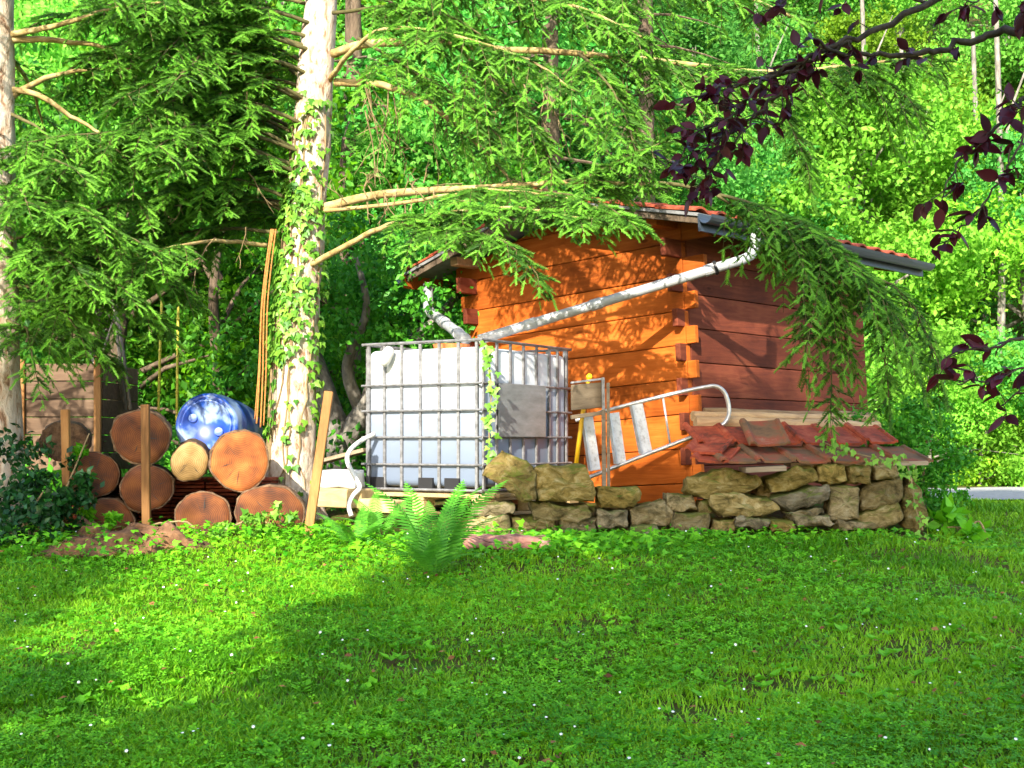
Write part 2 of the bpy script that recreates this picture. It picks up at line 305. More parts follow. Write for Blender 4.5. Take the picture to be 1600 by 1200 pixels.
def mat_logface(name, a, b1, c1):
    m, n, b, o = mat_new(name); c = coords(n, (1, 1, 0.05), 'Object', 0)
    w = node(n, 'ShaderNodeTexWave', wave_type='RINGS', rings_direction='Z'); w.inputs['Scale'].default_value = 26; w.inputs['Distortion'].default_value = 1.6; w.inputs['Detail'].default_value = 3; w.inputs['Detail Scale'].default_value = 1.5
    n.links.new(c, w.inputs['Vector'])
    c2 = coords(n, (6, 6, 6), 'Object', 9.0); t = node(n, 'ShaderNodeTexNoise'); t.inputs['Scale'].default_value = 1.2; t.inputs['Detail'].default_value = 8; n.links.new(c2, t.inputs['Vector'])
    k = node(n, 'ShaderNodeMath', operation='MULTIPLY_ADD'); k.inputs[1].default_value = 0.15; n.links.new(w.outputs['Fac'], k.inputs[0])
    k2 = node(n, 'ShaderNodeMath', operation='MULTIPLY'); k2.inputs[1].default_value = 0.88; n.links.new(t.outputs[0], k2.inputs[0]); n.links.new(k2.outputs[0], k.inputs[2])
    n.links.new(ramp(n, k.outputs[0], [(0.30, a), (0.50, b1), (0.70, c1)]), b.inputs['Base Color']); b.inputs['Roughness'].default_value = 0.85
    bump(n, b, t.outputs[0], 0.5, 0.012); return m
MT['face'] = mat_logface('log_cut_face', (0.032, 0.009, 0.002), (0.115, 0.030, 0.004), (0.21, 0.068, 0.012))
MT['face_orange'] = mat_logface('fresh_cut_face', (0.10, 0.027, 0.004), (0.25, 0.066, 0.008), (0.37, 0.125, 0.026))
MT['face_pale'] = mat_logface('pale_cut_face', (0.10, 0.055, 0.016), (0.26, 0.15, 0.045), (0.38, 0.25, 0.10))
def mat_ground():
    m, n, b, o = mat_new('lawn_soil'); c = coords(n, (1, 1, 1), 'Object')
    t = node(n, 'ShaderNodeTexNoise'); t.inputs['Scale'].default_value = 5.0; t.inputs['Detail'].default_value = 15; t.inputs['Roughness'].default_value = 0.85; n.links.new(c, t.inputs['Vector'])
    col = ramp(n, t.outputs[0], [(0.34, (0.05, 0.028, 0.012)), (0.46, (0.13, 0.075, 0.030)), (0.54, (0.07, 0.12, 0.014)), (0.66, (0.06, 0.20, 0.012)), (0.8, (0.16, 0.14, 0.05))])
    n.links.new(col, b.inputs['Base Color']); b.inputs['Roughness'].default_value = 0.95; b.inputs['Specular IOR Level'].default_value = 0.1
    bump(n, b, t.outputs[0], 0.8, 0.04); return m
MT['ground'] = mat_ground()
MT['gravel'] = mat_noise('pale_gravel', [(0.3, (0.26, 0.25, 0.23)), (0.7, (0.40, 0.38, 0.37))], (6, 6, 6), 0.95, 3, 10, 0.4, 0.02)
MT['soil'] = mat_noise('root_soil', [(0.3, (0.05, 0.025, 0.012)), (0.55, (0.17, 0.085, 0.04)), (0.8, (0.30, 0.17, 0.09))], (7, 7, 7), 0.95, 1.5, 10, 0.9, 0.03)
MT['needle_twig'] = mat_noise('green_twig', [(0.3, (0.05, 0.05, 0.015)), (0.7, (0.13, 0.11, 0.04))], (7, 7, 7), 0.9, 1.5, 4, 0.0)
MT['dead_leaf'] = mat_leaf('dead_leaves', (0.10, 0.03, 0.012), (0.36, 0.17, 0.06), 0.2, 0.7)
# ------------------------------------------------------------------ ground, path
def build_ground():
    xs = np.concatenate([np.arange(-90, -12, 3.0), np.arange(-12, 12, 0.16), np.arange(12, 91, 3.0)])
    ys = np.concatenate([np.arange(-60, 2, 2.0), np.arange(2, 13, 0.12), np.arange(13, 26, 0.5), np.arange(26, 120, 3.0)])
    X, Y = np.meshgrid(xs, ys); Z = gz(X, Y)
    r = rng(3); Z = Z + (0.012 * np.sin(X * 9.1 + 2 * np.sin(Y * 3.7)) * np.sin(Y * 7.3 + X * 2.1)) * (Y > 2) * (Y < 13)
    V = np.stack([X, Y, Z], -1).reshape(-1, 3); nx = len(xs); ny = len(ys)
    i = (np.arange(ny - 1)[:, None] * nx + np.arange(nx - 1)[None]).ravel()
    o = link('lawn', np_mesh('lawn', V, np.stack([i, i + 1, i + nx + 1, i + nx], 1), smooth=True), MT['ground']); tag(o, 'sloping garden lawn with bare patches rising to a wooded hillside', 'lawn', kind='structure')
    xs = np.linspace(3.9, 22, 60); m = MB(); vs = []; fs = []
    for i, x in enumerate(xs):
        for j in range(9):
            y = 13.6 + 0.25 * math.sin(x * 1.1) + j * 0.42 + 0.10 * math.sin(x * 4.0 + j); vs.append((x, y, float(gz(x, y)) + 0.02))
    fs = [(i*9+j, (i+1)*9+j, (i+1)*9+j+1, i*9+j+1) for i in range(59) for j in range(8)]
    o = m.add(vs, fs).build('path', MT['gravel']); tag(o, 'pale sunlit gravel path beyond the lawn', 'path', kind='structure')
build_ground()

# ------------------------------------------------------------------ timber shed
H = 0.275; UW = 2.30; VD = 3.0
def build_shed():
    th = math.radians(3.3); u = np.array([0.743, -0.669, 0]); v = np.array([0.669, 0.743, 0]); z = np.array([0, 0, 1.0])
    ux = math.cos(th) * u + math.sin(th) * z; wz = math.cos(th) * z - math.sin(th) * u
    S = thing('garden_shed', 'orange stained timber shed of interlocking boards with tiled roof', 'shed')
    S.matrix_world = Matrix(((ux[0], v[0], wz[0], 1.44), (ux[1], v[1], wz[1], 10.6), (ux[2], v[2], wz[2], 1.0), (0, 0, 0, 1)))
    top = 2.63; sl = 0.25; cu = -UW / 2; zk = top - sl * UW / 2
    hw = lambda q: min(UW / 2, (top - q) / sl)
    rg = rng(5)
    for k in range(10):                               # gable boards
        z0 = k * H; z1 = min(z0 + H - 0.006, top - 0.02)
        if z0 > top - 0.1: break
        pts = [(cu - hw(z0), z0), (cu + hw(z0), z0)]
        if z0 < zk < z1: pts += [(cu + UW / 2, zk)]
        pts += [(cu + hw(z1), z1), (cu - hw(z1), z1)]
        if z0 < zk < z1: pts += [(cu - UW / 2, zk)]
        j = 0.004 * (rg.random() - 0.5); n = len(pts); m = MB()
        m.add([(min(a, -0.003), j, b) for a, b in pts] + [(min(a, -0.003), 0.058, b) for a, b in pts],
              [tuple(range(n)), tuple(range(n, 2 * n))[::-1]] + [((i + 1) % n, i, n + i, n + (i + 1) % n) for i in range(n)])
        ext = (0.08, 0.08, 0.07, 0.085, 0.08, 0.085, 0.10, 0.20, 0.26, 0.1)[k]
        if k < 9 and z0 < zk - 0.1:
            m.box((-0.001, 0.004, z0 + 0.004), (ext, 0.054, z0 + H * 0.52)); m.box((-UW - ext * 0.8, 0.004, z0 + 0.004), (-UW + 0.001, 0.054, z0 + H * 0.52))
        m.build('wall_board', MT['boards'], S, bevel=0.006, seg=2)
    for side in (0, 1):                               # side walls; their board ends step out of the gable
        for k in range(9):
            z0 = (k - 0.5) * H if k else 0; z1 = (k + 0.5) * H - 0.006
            if z1 > 2.36: z1 = 2.36
            u0, u1 = (-0.058, 0.0) if side == 0 else (-UW, -UW + 0.058)
            j = 0.004 * (rg.random() - 0.5); m = MB(); m.box((u0, 0.062, z0), (u1 + j, VD, z1))
            e = (0, 0.07, 0.08, 0.07, 0.085, 0.08, 0.10, 0.15, 0.22)[k]
            if k: m.box((u0 + 0.004, -e, z0 + 0.004), (u1 - 0.004, 0.0625, min(z0 + H * 0.52, z1)))
            m.build('wall_board', MT['boards_v_shaded'], S, bevel=0.006, seg=2)
    m = MB(); m.box((-UW + 0.06, VD - 0.06, 0), (-0.06, VD - 0.003, 2.35)); m.build('rear_wall', MT['boards'], S)
    # roof: two decks, underlay, verge boards, tiles, gutters
    ang = math.atan(0.25); V0, V1 = -0.42, VD + 0.35
    for s in (1, -1):
        e = cu + s * 1.6; we = 2.67 - 0.25 * 1.6
        m = MB(); a = (cu + 0.0015 * s, 2.67); b = (e, we)
        m.add([(a[0], V0, a[1]), (b[0], V0, b[1]), (b[0], V1, b[1]), (a[0], V1, a[1]), (a[0], V0, a[1] + .025), (b[0], V0, b[1] + .025), (b[0], V1, b[1] + .025), (a[0], V1, a[1] + .025)],
              [(0,3,2,1),(4,5,6,7),(0,1,5,4),(1,2,6,5),(2,3,7,6),(3,0,4,7)][::1])
        d = m.build('roof_deck', MT['felt'], S)
        m = MB(); m.bar((cu, V0 + 0.03, 2.645), (e, V0 + 0.03, we - 0.025), 0.02, 0.06); m.build('verge_board', MT['bark_dark'], S, bevel=0.004)  # dark tone here puts the under-eave shade into the board's colour
        for vv in (0.35, 1.1, 1.9, 2.7, VD + 0.25):     # rafter tails
            m = MB(); m.bar((cu + s * 1.18, vv, 2.67 - .25 * 1.18 - 0.055), (cu + s * 1.58, vv, we - 0.045), 0.05, 0.09); m.build('rafter', MT['boards'], S)
        m = MB(); m.bar((e + s * 0.005, V0, we - 0.05), (e + s * 0.005, V1, we - 0.05), 0.022, 0.13); m.build('fascia', MT['gutter'] if s == 1 else MT['boards'], S)
        n = 9; prof = [(e + s * 0.075 + 0.06 * math.cos(math.pi + math.pi * i / (n - 1)), we - 0.01 + 0.06 * math.sin(math.pi + math.pi * i / (n - 1))) for i in range(n)]
        vs = []; 
        for (g, off) in ((V0 - 0.02, 0), (V1 + 0.02, 0)): vs += [(x, g, w) for x, w in prof] + [(x * 0.94 + (e + s * 0.075) * 0.06, g, w * 0.94 + (we - 0.01) * 0.06) for x, w in prof]
        q = 2 * n; fs = []
        for i in range(n - 1): fs += [(i, i+1, q+i+1, q+i), (n+i+1, n+i, q+n+i, q+n+i+1), (i+1, i, n+i, n+i+1), (q+i, q+i+1, q+n+i+1, q+n+i)]
        fs += [(0, q, q+n, n), (n-1, 2*n-1, q+2*n-1, q+n-1)]
        MB().add(vs, fs).build('gutter', MT['gutter'] if s == 1 else MT['zinc'], S, smooth=False)
        # tiles
        me = tile_mesh(0.30, 0.385); mat = MT['tile']; me.materials.append(mat)
        for r in range(5):
            for c in range(13):
                o = link('roof_tile', me, None, S); y0 = V0 + 0.14 + c * 0.285; L = 0.03 + (4 - r) * 0.335
                dd = 1.67 - L
                o.location = (cu + s * dd * math.cos(ang), y0, 2.67 - dd * math.sin(ang) + 0.055)
                o.rotation_euler = (0, 0, 0)
                R = Matrix(((0, -s * math.cos(ang), s * math.sin(ang)), (1 * s, 0, 0), (0, math.sin(ang) + 0.03, math.cos(ang)))).transposed().transposed()
                R = Matrix(((0.0, -s * math.cos(ang - .03), s * math.sin(ang - .03)), (float(s), 0.0, 0.0), (0.0, math.sin(ang - .03), math.cos(ang - .03))))
                o.rotation_euler = R.to_euler()
    for c in range(9):
        m = MB(); n = 9; y0 = V0 + c * 0.41; vs = []
        for (g, rr) in ((y0, 0.10), (y0 + 0.43, 0.088)):
            vs += [(cu + rr * math.cos(math.pi * i / (n - 1)), g, 2.70 + 0.85 * rr * math.sin(math.pi * i / (n - 1))) for i in range(n)]
            vs += [(cu + (rr - .014) * math.cos(math.pi * i / (n - 1)), g, 2.70 + 0.85 * (rr - .014) * math.sin(math.pi * i / (n - 1))) for i in range(n)]
        q = 2 * n; fs = []
        for i in range(n - 1): fs += [(i, i+1, q+i+1, q+i), (n+i+1, n+i, q+n+i, q+n+i+1), (i, n+i, n+i+1, i+1), (q+i+1, q+n+i+1, q+n+i, q+i)]
        m.add(vs, fs).build('ridge_tile', MT['tile'], S, smooth=False)
    m = MB(); m.box((-UW + 0.02, -0.30, 2.30), (-UW + 0.11, 0.3, 2.375)); m.build('purlin', MT['pole'], S, bevel=0.004)
    m = MB(); m.box((-0.13, -0.28, 2.30), (-0.03, 0.3, 2.375)); m.build('purlin', MT['boards'], S, bevel=0.004)
    bpy.context.view_layer.update()
    return S
def tile_mesh(w, l, amp=0.024, th=0.016):
    n = 9; vs = []; fs = []
    def zz(t): return amp * math.sin(2 * math.pi * t) * (1.0 if t < 0.5 else 0.5)
    for y in (0.0, l):
        for k in (0, 1): vs += [((i / (n - 1) - 0.5) * w, y, zz(i / (n - 1)) - th * k) for i in range(n)]
    q = 2 * n
    for i in range(n - 1):
        fs += [(i, i+1, q+i+1, q+i), (n+i+1, n+i, q+n+i, q+n+i+1), (i+1, i, n+i, n+i+1), (q+i, q+i+1, q+n+i+1, q+n+i)]
    fs += [(0, q, q+n, n), (n-1, 2*n-1, q+2*n-1, q+n-1)]
    return MB().add(vs, fs).mesh('roof_tile')
SHED = build_shed()

# ------------------------------------------------------------------ downpipes
def smooth_path(pts, n=6):
    pts = np.asarray(pts, float); out = []
    for i in range(len(pts) - 1):
        p0 = pts[max(i-1, 0)]; p1 = pts[i]; p2 = pts[i+1]; p3 = pts[min(i+2, len(pts)-1)]
        for k in range(n):
            t = k / n; out.append(0.5*((2*p1)+(-p0+p2)*t+(2*p0-5*p1+4*p2-p3)*t*t+(-p0+3*p1-3*p2+p3)*t**3))
    out.append(pts[-1]); return np.array(out)
def pipe(label, pts, r, joints):
    t = thing('downpipe', label, 'downpipe', pts[-1], group=None); loc = np.array(pts[-1])
    m = MB(); m.tube(np.array(pts) - loc, r, 14); m.build('pipe', MT['zinc'], t, smooth=True)
    for (a, b, s) in joints:
        a = np.array(a); b = np.array(b); d = unit(b - a); c = a + (b - a) * s - loc
        m = MB(); m.tube([c - d * 0.045, c - d * 0.043, c + d * 0.043, c + d * 0.045], [r * 1.0, r * 1.14, r * 1.14, r * 1.0], 14); m.build('pipe_joint', MT['zinc'], t)
    return t
e1 = P(1181, 356, 10.22); e2 = P(1180, 392, 10.2); e3 = P(1160, 406, 10.18); e4 = P(748, 531, 10.4)
pts = [e1, e1*.5+e2*.5, e2*.85+e1*.15, e2*.6+e3*.4+(P(1182,398,10.2)-e2)*.3, e3] + [e3 + (e4 - e3) * s for s in (.05, .3, .6, .9, 1)]
T1 = pipe('long grey drainpipe slanting across the orange shed wall to the tank', pts, M(8.0, 10.3), [(e3, e4, 0.12), (e3, e4, 0.55), (e3, e4, 0.8)])
m = MB(); c = e3 + (e4 - e3) * 0.10 - e4; d = unit(e4 - e3); m.tube([c - d*.012, c + d*.012], M(11.5, 10.2), 14); m.build('clamp', MT['dark'], T1)
f1 = P(669, 446, 12.25); f2 = P(669, 482, 12.1); f3 = P(681, 494, 12.0); f4 = P(728, 530, 10.9)
pts = [f1, f1*.5+f2*.5, f2, f2*.5+f3*.5+np.array([-.01, 0, -.008]), f3] + [f3 + (f4 - f3) * s for s in (.1, .4, .7, 1)]
pipe('short bent grey drainpipe from the low eave down to the tank', pts, M(8.0, 12), [(f3, f4, 0.3), (f3, f4, 0.75)])

# ------------------------------------------------------------------ caged water tank on a pallet
def build_tank():
    O = np.array([-0.219, 9.6, 1.235]); ang = math.atan2(0.848, 0.53)
    t = thing('water_tank', 'square white plastic water tank in a steel cage on a pallet', 'water tank', O, ang)
    m = MB(); m.box((0.013, 0.013, 0.03), (1.187, 0.987, 1.05)); o = m.build('tank_body', MT['tank'], t, smooth=True)
    b = o.modifiers.new('b', 'BEVEL'); b.width = 0.055; b.segments = 6; b.limit_method = 'ANGLE'
    hs = (0.012, 0.196, 0.397, 0.593, 0.785, 1.095)
    def barm(a, c, w=0.018): return MB().bar(a, c, w, w)
    for i, h in enumerate(hs):
        w = 0.024 if i in (0, 5) else 0.019
        for a, c in (((0, 0), (1.2, 0)), ((1.2, 0), (1.2, 1.0)), ((1.2, 1.0), (0, 1.0)), ((0, 1.0), (0, 0))):
            a = np.array(a + (h,)); c = np.array(c + (h,)); d = unit(c - a) * w * 0.5
            out = np.cross(unit(c - a), (0, 0, 1)) * (0.012 if i not in (0, 5) else 0.004)
            MB().tube([a - d + out, c + d + out], w * 0.46, 8).build('cage_bar', MT['steel'], t, smooth=False)
    for x in (0.035, 0.20, 0.375, 0.55, 0.73, 0.91, 1.03, 1.165):
        for y, s in ((0.0, 1), (1.0, -1)):
            MB().bar((x, y + 0.004 * s, 0.0), (x, y + 0.004 * s, 1.09), 0.020, 0.014, (0, 1, 0)).build('cage_upright', MT['steel'], t)
    for y in (0.04, 0.19, 0.35, 0.51, 0.67, 0.82, 0.96):
        for x, s in ((0.0, 1), (1.2, -1)):
            MB().bar((x + 0.004 * s, y, 0.0), (x + 0.004 * s, y, 1.09), 0.014, 0.020, (0, 1, 0)).build('cage_upright', MT['steel'], t)
    MB().box((0.17, -0.034, 0.40), (0.80, -0.028, 0.79)).build('metal_plate', MT['plate'], t, bevel=0.002)
    c = MB(); c.lathe([(0.10, 1.0), (0.10, 1.035), (0.092, 1.045), (0.03, 1.05)], 24); o = c.build('lid', MT['rust'], t); o.location = (0.60, 0.50, 0)
    c = MB(); c.lathe([(0.07, 1.03), (0.11, 1.03), (0.135, 1.105), (0.125, 1.105), (0.06, 1.045)], 20); o = c.build('inlet_funnel', MT['rust'], t); o.location = (0.40, 0.52, 0)
    MB().tube([(-0.03, 0.74, 1.06), (-0.045, 0.75, 1.03), (-0.05, 0.77, 0.97), (-0.05, 0.79, 0.93)], [0.03, 0.042, 0.036, 0.028], 10).build('overflow_spout', MT['white'], t, smooth=True)
    for y0, y1 in ((0.82, 0.94), (0.40, 0.52), (0.18, 0.30)):
        MB().box((-0.006, y0, 0.02), (0.03, y1, 0.10)).build('foot_gap_darkness', MT['dark'], t)  # black blocks: the darkness of the gaps is put in as colour
    MB().tube([(0.5, 0.5, 1.045), (0.5, 0.5, 1.06)], 0.06, 16).build('vent_cap', MT['dark'], t)
    # pallet
    p = thing('pallet', 'wooden pallet carrying the white caged water tank', 'pallet', O + np.array([0, 0, -0.012]), ang)
    for k in range(7):
        x = -0.05 + k * 0.19; MB().box((x, -0.06, -0.028), (x + 0.14, 1.06, 0)).build('deck_board', MT['pallet'], p, bevel=0.003)
    for k in range(3):
        y = -0.05 + k * 0.5
        MB().box((-0.045, y, -0.052), (1.28, y + 0.1, -0.03)).build('stringer_board', MT['pallet'], p, bevel=0.003)
        for q in range(3): MB().box((-0.04 + q * 0.58, y + 0.002, -0.142), (0.10 + q * 0.58, y + 0.098, -0.0535)).build('block', MT['pallet'], p, bevel=0.004)
        MB().box((-0.045, y, -0.165), (1.28, y + 0.1, -0.144)).build('bottom_board', MT['pallet'], p, bevel=0.003)
    t.scale = p.scale = (1.06, 1.06, 1.0)
    return t
TANK = build_tank()

# ------------------------------------------------------------------ dry stone wall
def resample(poly, n):
    p = np.array(poly + [poly[0]], float); d = np.linalg.norm(np.diff(p, axis=0), axis=1); s = np.concatenate([[0], np.cumsum(d)])
    q = np.linspace(0, s[-1], n, endpoint=False); return np.stack([np.interp(q, s, p[:, 0]), np.interp(q, s, p[:, 1])], 1)
def stone_mesh(poly, Yf, T, seed, n=30, rough=0.02):
    q = resample(poly, n); c = q.mean(0); rings = [(0.86, T), (0.98, T * 0.85), (1.02, T * 0.45), (1.02, 0.025), (0.985, -0.004), (0.86, -0.016), (0.62, -0.022), (0.34, -0.026)]
    vs = []; r = rng(seed); tx, tz = (r.random(2) - 0.5) * 0.14
    for k, (s, off) in enumerate(rings):
        for a in q:
            b = c + (a - c) * s; w = P(b[0], b[1], Yf); w0 = P(c[0], c[1], Yf)
            w[1] += off + (w[0] - w0[0]) * tx + (w[2] - w0[2]) * (tz + 0.12)
            nn = noise.noise_vector(Vector(w) * 5.0 + Vector((seed * 3.1, 0, 0))); n2 = noise.noise_vector(Vector(w) * 17.0)
            n3 = noise.noise_vector(Vector(w) * 38.0); w += np.array(nn) * rough * 1.2 + np.array(n2) * rough * 0.9 + np.array(n3) * rough * 0.4
            vs.append(w)
    vs.append(P(c[0], c[1], Yf) + np.array([0, T, 0])); vs.append(P(c[0], c[1], Yf) + np.array([0, -0.04, 0]) + np.array(noise.noise_vector(Vector((seed, 1.3, 2.2)))) * rough)
    m = len(rings); fs = [(i*n+k, i*n+(k+1)%n, (i+1)*n+(k+1)%n, (i+1)*n+k) for i in range(m-1) for k in range(n)]
    fs += [(m*n, (k+1) % n, k) for k in range(n)] + [(m*n+1, (m-1)*n+k, (m-1)*n+(k+1) % n) for k in range(n)]
    return vs, fs
def build_wall():
    t = thing('stone_wall', 'low dry stone wall of rough blocks in front of the shed', 'stone wall', P(1050, 830, 9.5))
    loc = np.array(t.location); k = 1 / 2.051
    S = [([(130,258),(215,290),(243,330),(235,410),(205,418),(78,338),(85,300)], 9.22), ([(246,308),(400,305),(432,385),(425,418),(240,412)], 9.25),
     ([(437,378),(575,370),(580,400),(560,430),(442,438)], 9.32), ([(435,445),(535,450),(535,500),(440,505)], 9.3), ([(541,440),(656,415),(683,450),(655,490),(540,495)], 9.36),
     ([(662,395),(745,400),(757,445),(690,452),(665,430)], 9.4), ([(690,457),(790,455),(800,505),(700,520),(670,500)], 9.3), ([(45,425),(165,422),(165,460),(40,465)], 9.3),
     ([(215,422),(400,425),(428,458),(380,485),(230,470)], 9.3), ([(20,470),(160,465),(160,525),(15,525)], 9.25), ([(545,500),(630,498),(635,532),(545,537)], 9.25),
     ([(725,345),(850,318),(950,335),(965,365),(900,395),(760,405),(720,385)], 9.34), ([(982,345),(1080,308),(1130,308),(1138,355),(1060,382),(986,388)], 9.34),
     ([(1136,305),(1235,300),(1238,355),(1180,365),(1141,352)], 9.38), ([(1241,308),(1315,300),(1318,360),(1245,366)], 9.4), ([(1320,300),(1402,298),(1407,328),(1325,347)], 9.44),
     ([(800,400),(870,388),(1000,410),(1027,440),(990,465),(840,470),(800,440)], 9.3), ([(1003,405),(1110,370),(1182,365),(1187,410),(1100,440),(1036,445)], 9.34),
     ([(1187,370),(1272,368),(1280,470),(1182,475)], 9.4), ([(1275,380),(1400,335),(1425,345),(1412,410),(1310,447),(1281,442)], 9.44), ([(1281,455),(1400,420),(1412,482),(1330,507),(1285,485)], 9.44),
     ([(1412,400),(1440,330),(1477,360),(1492,480),(1470,512),(1415,492)], 9.52), ([(767,418),(800,412),(806,458),(768,458)], 9.38), ([(880,475),(1000,473),(995,503),(885,508)], 9.28),
     ([(1036,450),(1160,438),(1167,458),(1080,466)], 9.34), ([(1060,468),(1182,462),(1195,492),(1080,502)], 9.3), ([(1000,478),(1058,476),(1075,512),(1000,512)], 9.28),
     ([(1200,480),(1330,490),(1322,512),(1208,512)], 9.36), ([(742,518),(787,522),(780,547),(742,547)], 9.1), ([(165,470),(300,475),(310,520),(165,525)], 9.32), ([(310,480),(432,470),(434,515),(315,522)], 9.34),
     ([(806,475),(878,474),(882,510),(806,510)], 9.34), ([(950,350),(984,348),(986,405),(950,400)], 9.5)]
    for i, (poly, y) in enumerate(S):
        pts = [(720 + a * k, 580 + b * k) for a, b in poly]
        vs, fs = stone_mesh(pts, y, 0.34 if i not in (22, 28) else 0.16, 40 + i, rough=0.022)
        m = MB(); m.add(np.array(vs) - loc, fs); o = m.build('stone', MT['stone'], t, smooth=False)
    return t
WALL = build_wall()
vs, fs = stone_mesh([(722, 842), (790, 836), (858, 842), (868, 852), (830, 858), (730, 856)], 8.35, 0.28, 91, rough=0.02)
tag(MB().add(vs, fs).build('flat_stone', MT['stone_pink'], None, smooth=True), 'flat reddish stone slab lying in the weeds behind the fern', 'stone')

# ------------------------------------------------------------------ tile cover on the wall, poles
def flat_tile(w, l):
    m = MB(); pr = [(-.5, .014), (-.46, .030), (-.38, .033), (-.32, .016), (-.28, .004), (.0, .000), (.38, .002), (.43, .014), (.5, .012)]; n = len(pr); vs = []
    for y in (0, l):
        for d in (0, 1): vs += [(a * w, y, b - 0.017 * d) for a, b in pr]
    q = 2 * n; fs = []
    for i in range(n - 1): fs += [(i, i+1, q+i+1, q+i), (n+i+1, n+i, q+n+i, q+n+i+1), (i+1, i, n+i, n+i+1), (q+i, q+i+1, q+n+i+1, q+n+i)]
    fs += [(0, q, q+n, n), (n-1, 2*n-1, q+2*n-1, q+n-1)]
    return m.add(vs, fs).mesh('clay_tile')
def place(o, loc, x, y):                             # columns: x across, y up the tile
    x = unit(x); y = unit(np.asarray(y) - x * np.dot(x, y)); z = np.cross(x, y)
    o.matrix_basis = Matrix(((x[0], y[0], z[0], loc[0]), (x[1], y[1], z[1], loc[1]), (x[2], y[2], z[2], loc[2]), (0, 0, 0, 1)))
def build_tiles():
    base = P(1260, 730, 9.5); t = thing('tile_cover', 'small roof of old red clay tiles laid over the stone wall', 'tile roof', base)
    me = flat_tile(0.29, 0.44); me.materials.append(MT['tile_old']); me2 = flat_tile(0.27, 0.36); me2.materials.append(MT['tile'])
    rg = rng(8)
    a = P(1140, 722, 9.22); b = P(1445, 722, 9.5); nrm = unit(b - a)
    up = np.array([-0.25, 0.95, 0.24]); n = 6; L = np.linalg.norm(b - a)
    for i in range(n):
        o = link('clay_tile', me, None, t); p = a + nrm * (0.08 + i * (L - 0.16) / (n - 1)) - base; p = p + np.array([0, 0, 0.010 * rg.random()])
        place(o, p, nrm + np.array([0, 0, 0.02 * (rg.random() - .5)]), up + np.array([0.05 * (rg.random() - .5), 0, 0]))
    a = P(1106, 702, 9.56); b = P(1385, 700, 9.84); nrm = unit(b - a); L = np.linalg.norm(b - a)
    for i in range(6):
        o = link('clay_tile', me2, None, t); p = a + nrm * (0.06 + i * (L - 0.1) / 5) - base + np.array([0, 0, 0.035 + 0.010 * rg.random()])
        place(o, p, nrm, np.array([-0.15, 0.9, 0.34]) + 0.012 * rg.normal(size=3))
    for (px, py, Y, upv) in ((1098, 706, 9.36, (-0.10, 0.8, 0.22)), (1108, 720, 9.26, (-0.35, 0.8, 0.20))):   # tilted end tiles
        o = link('clay_tile', me2, None, t); place(o, P(px, py, Y) - base, (0.85, -0.35, -0.06), upv)
    m = MB(); m.bar(P(1160, 734, 9.35) - base, P(1222, 731, 9.35) - base, 0.30, 0.035); m.build('support_board', MT['grey_wood'], t)
    m = MB(); m.bar(P(1230, 726, 9.62) - base, P(1442, 723, 9.60) - base, 0.28, 0.03); m.build('support_board', MT['grey_wood'], t)
    o = link('loose_tile', flat_tile(0.29, 0.40), MT['tile_old']); o.data.name = 'loose_tile'
    p0 = P(1203, 701, 9.42); place(o, p0 + np.array([0, 0, 0.03]), P(1232, 700, 9.42) - P(1183, 703, 9.42), P(1150, 667, 9.78) - P(1190, 702, 9.42))
    tag(o, 'loose mossy clay tile lying askew on top of the tile cover', 'roof tile')
build_tiles()
def wood_pole(label, a, b, r, seed):
    a = np.array(a); b = np.array(b); s = np.linspace(0, 1, 12)[:, None]; g = rng(seed); q = a + (b - a) * s; q[1:-1] += 0.006 * g.normal(size=(10, 3))
    c = (a + b) / 2; d = unit(b - a); o = MB().tube((q - c), r * (1 + 0.06 * g.normal(size=12)), 12).build('wooden_pole', MT['pole'], None, smooth=False)
    o.location = c; tag(o, label, 'pole', 'wooden poles laid by the shed'); return o
wood_pole('thin upper wooden pole lying along the shed above the tiles', P(1082, 650, 10.05), P(1368, 655, 10.5), 0.034, 1)
wood_pole('thick lower wooden pole resting just above the red tiles', P(1086, 660, 9.95), P(1372, 668, 10.25), 0.046, 2)
wood_pole('greyish split pole lying behind the two round poles', P(1100, 642, 10.18), P(1360, 650, 10.62), 0.026, 3)

